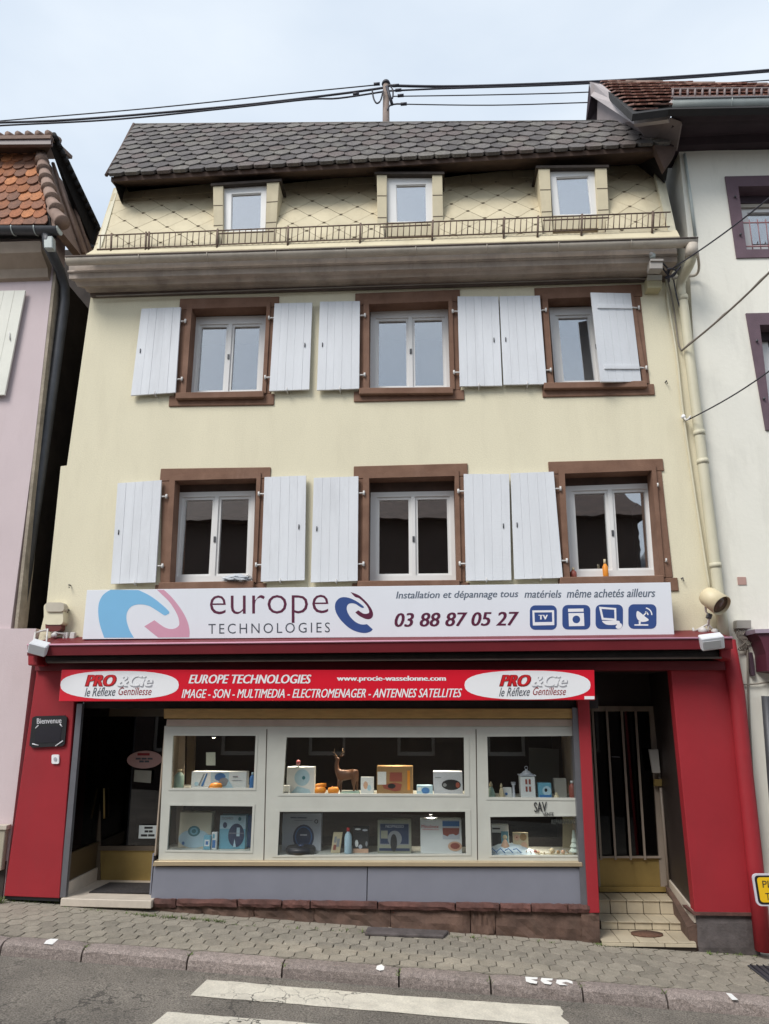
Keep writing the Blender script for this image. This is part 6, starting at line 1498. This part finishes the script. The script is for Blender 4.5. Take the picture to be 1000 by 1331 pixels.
# rake from top corner down to the rear of the valley
rk = [at(62, 170, -.15), at(74, 174, -.1)]
E0, E1 = at(73, 176, -.1), at(128, 293, .9)
poly('verge_soffit', [at(64, 186, -.08), at(74, 176, -.1), at(128, 290, .9), at(120, 320, .95), at(104, 300, .9)], (.0, .06, .0), 'slate_base', PH)
for k in range(13):
    f = k/12; p = E0.lerp(E1, f); tube('verge_tile', [p+Vector((-.03, -.02, .01)), p+Vector((.02, .0, -.08))], .04, 'slate_base', PH, 8)
poly('valley_flashing', [at(96, 250, 1.0), at(101, 250, 1.0), at(122, 320, .95), at(112, 326, .9)], (0, .03, 0), 'zinc_dark', PH)
poly('valley_flashing', [at(84, 215, 1.0), at(87, 215, 1.0), at(110, 320, .93), at(104, 320, .9)], (0, .03, 0), 'zinc', PH)
# shutter and small things of the pink house
sq = Qw([(-22, 378), (33, 377), (6, 513), (-55, 516)], -.07)
s_ = empty('shutter', sq[2], PH); W[s_.name] = tuple(sq[2])
for i in range(4): sbox('plank', sq, i/4+.001, 0, (i+1)/4-.001, 1, 0, .03, 'creamwood', s_, .003)
tube('latch', [at(12, 432, -.08), at(13, 442, -.08)], .008, 'pin', s_, 6)
gp2 = thing('vent_pipe', 'beige square drainpipe stub beside the red pillar at the left edge', 'pipe', at(3, 1130, -.1))
qbox('duct', [(-14, 1078), (7, 1078), (1, 1132), (-22, 1132)], -.12, .08, plain('duct_beige', (.38, .34, .26)), gp2, .006)
qbox('cap', [(-16, 1073), (9, 1073), (8, 1079), (-16, 1079)], -.14, .1, 'gutter', gp2, .004)
# dark void under it down to the pavement
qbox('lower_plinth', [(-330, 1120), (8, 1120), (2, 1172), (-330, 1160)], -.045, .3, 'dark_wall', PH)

# ------------------------------------------------------------------ house across the street (seen mirrored in the panes)
OH = thing('opposite_house', 'brown house across the street, seen only as a reflection in the lower windows', 'house', (0, -11.5, 0))
ybk = -11.2
ow = [Vector((-9, ybk, -1)), Vector((6.3, ybk, -1)), Vector((6.3, ybk, 7.6)), Vector((-9, ybk, 7.6))]
ohs = []; wins = []
for r_ in (1.0, 4.1):
    for k in range(6):
        x = -7.9+k*2.4; wins.append([Vector((x, ybk, r_)), Vector((x+1.0, ybk, r_)), Vector((x+1.0, ybk, r_+1.6)), Vector((x, ybk, r_+1.6))])
holed('facade_wall', [ow]+wins, -.3, 'opposite', OH)
box('body', -9, 6.3, -17, ybk-.31, -1, 7.5, 'opposite', OH)
for q_ in wins:
    holed('window', [[p+Vector((0, -.1, 0)) for p in sub(q_, -.08, -.04, 1.08, 1.04)], [p+Vector((0, -.1, 0)) for p in sub(q_, .08, .06, .92, .94)]], -.05, 'opposite_trim', OH)
bm = bmesh.new(); add_hull(bm, [(-9.3, ybk+.4, 7.55), (-9.3, -14.2, 9.6), (-9.3, -17.3, 7.55)], [(6.5, ybk+.4, 7.55), (6.5, -14.2, 9.6), (6.5, -17.3, 7.55)]); frombm('roof', bm, 'eave', OH)
PO = thing('pale_gabled_house', 'pale gabled house across the street, mirrored in the lower right window pane', 'house', (9.5, -12.5, 0))
prism('gable_wall', [Vector((6.6, -12, -1)), Vector((12.5, -12, -1)), Vector((12.5, -12, 6.2)), Vector((9.2, -12, 8.9)), Vector((6.6, -12, 5.9))], -3, 'white_render', PO)
for sx_, ex_ in ((6.35, 9.2), (12.8, 9.2)):
    bm = bmesh.new(); za, zb2 = (5.7 if sx_ < 8 else 5.95), 9.0
    add_hull(bm, [(sx_, -11.7, za), (ex_, -11.7, zb2), (ex_, -11.7, zb2+.16), (sx_, -11.7, za+.16)], [(sx_, -15.2, za), (ex_, -15.2, zb2), (ex_, -15.2, zb2+.16), (sx_, -15.2, za+.16)]); frombm('roof', bm, 'zinc_dark', PO)
for k in range(2): holed('window', [[Vector((8.2+k*1.3, -11.97, 5.2)), Vector((9.1+k*1.3, -11.97, 5.2)), Vector((9.1+k*1.3, -11.97, 6.6)), Vector((8.2+k*1.3, -11.97, 6.6))]], .02, 'void', PO)

# ------------------------------------------------------------------ weeds
bm = bmesh.new()
def tuft(p, h, n):
    for _ in range(n):
        a = rnd.uniform(0, 6.28); r = rnd.uniform(0, .03); b = Vector((p.x+math.cos(a)*r, p.y+math.sin(a)*r, p.z)); d = Vector((math.cos(a)*h*.7, math.sin(a)*h*.7, h*rnd.uniform(.4, 1)))
        s_ = Vector((-math.sin(a), math.cos(a), 0))*.005
        bm.faces.new([bm.verts.new(b-s_), bm.verts.new(b+s_), bm.verts.new(b+d)])
def ground(u, v): p = ray_plane(u, v, g0, gx, gy); return p
for u0, u1, v0, v1, n in ((178, 290, 1190, 1199, 70), (0, 78, 1172, 1174, 36), (775, 805, 1229, 1231, 26), (84, 186, 1182, 1190, 14), (300, 770, 1203, 1229, 40), (905, 985, 1240, 1243, 16)):
    for _ in range(n):
        f = rnd.random(); p = ground(u0+(u1-u0)*f, v0+(v1-v0)*f+rnd.uniform(-1, 1)); tuft(p, rnd.uniform(.015, .045), 6)
for a, b in zip(jo[2:-2], jo[3:-2]):
    for _ in range(3): tuft(ground(b, 1221+.078*b+rnd.uniform(0, 8)), .025, 4)
for _ in range(60): p = ray_plane(rnd.uniform(-20, 6), rnd.uniform(1150, 1176), g0, gx, gy); tuft(Vector((p.x, min(p.y, -.15), gz(p.x, min(p.y, -.15)))), .09, 6)
o = frombm('weeds', bm, 'grass'); o['kind'] = 'stuff'; o['label'] = 'small green weeds along the wall foot and kerb joints'

# ------------------------------------------------------------------ tidy origins
for o in list(bpy.data.objects):
    if o.get('_placed'): del o['_placed']; continue
    if o.type != 'MESH' or o.children or o.data.users > 1 or not o.data.vertices: continue
    if o.matrix_basis != Matrix.Identity(4): continue
    vs_ = [v.co for v in o.data.vertices]
    c = Vector(((min(v.x for v in vs_)+max(v.x for v in vs_))/2, (min(v.y for v in vs_)+max(v.y for v in vs_))/2, min(v.z for v in vs_)))
    o.data.transform(Matrix.Translation(-c)); o.location = c
print('objects', len(bpy.data.objects))
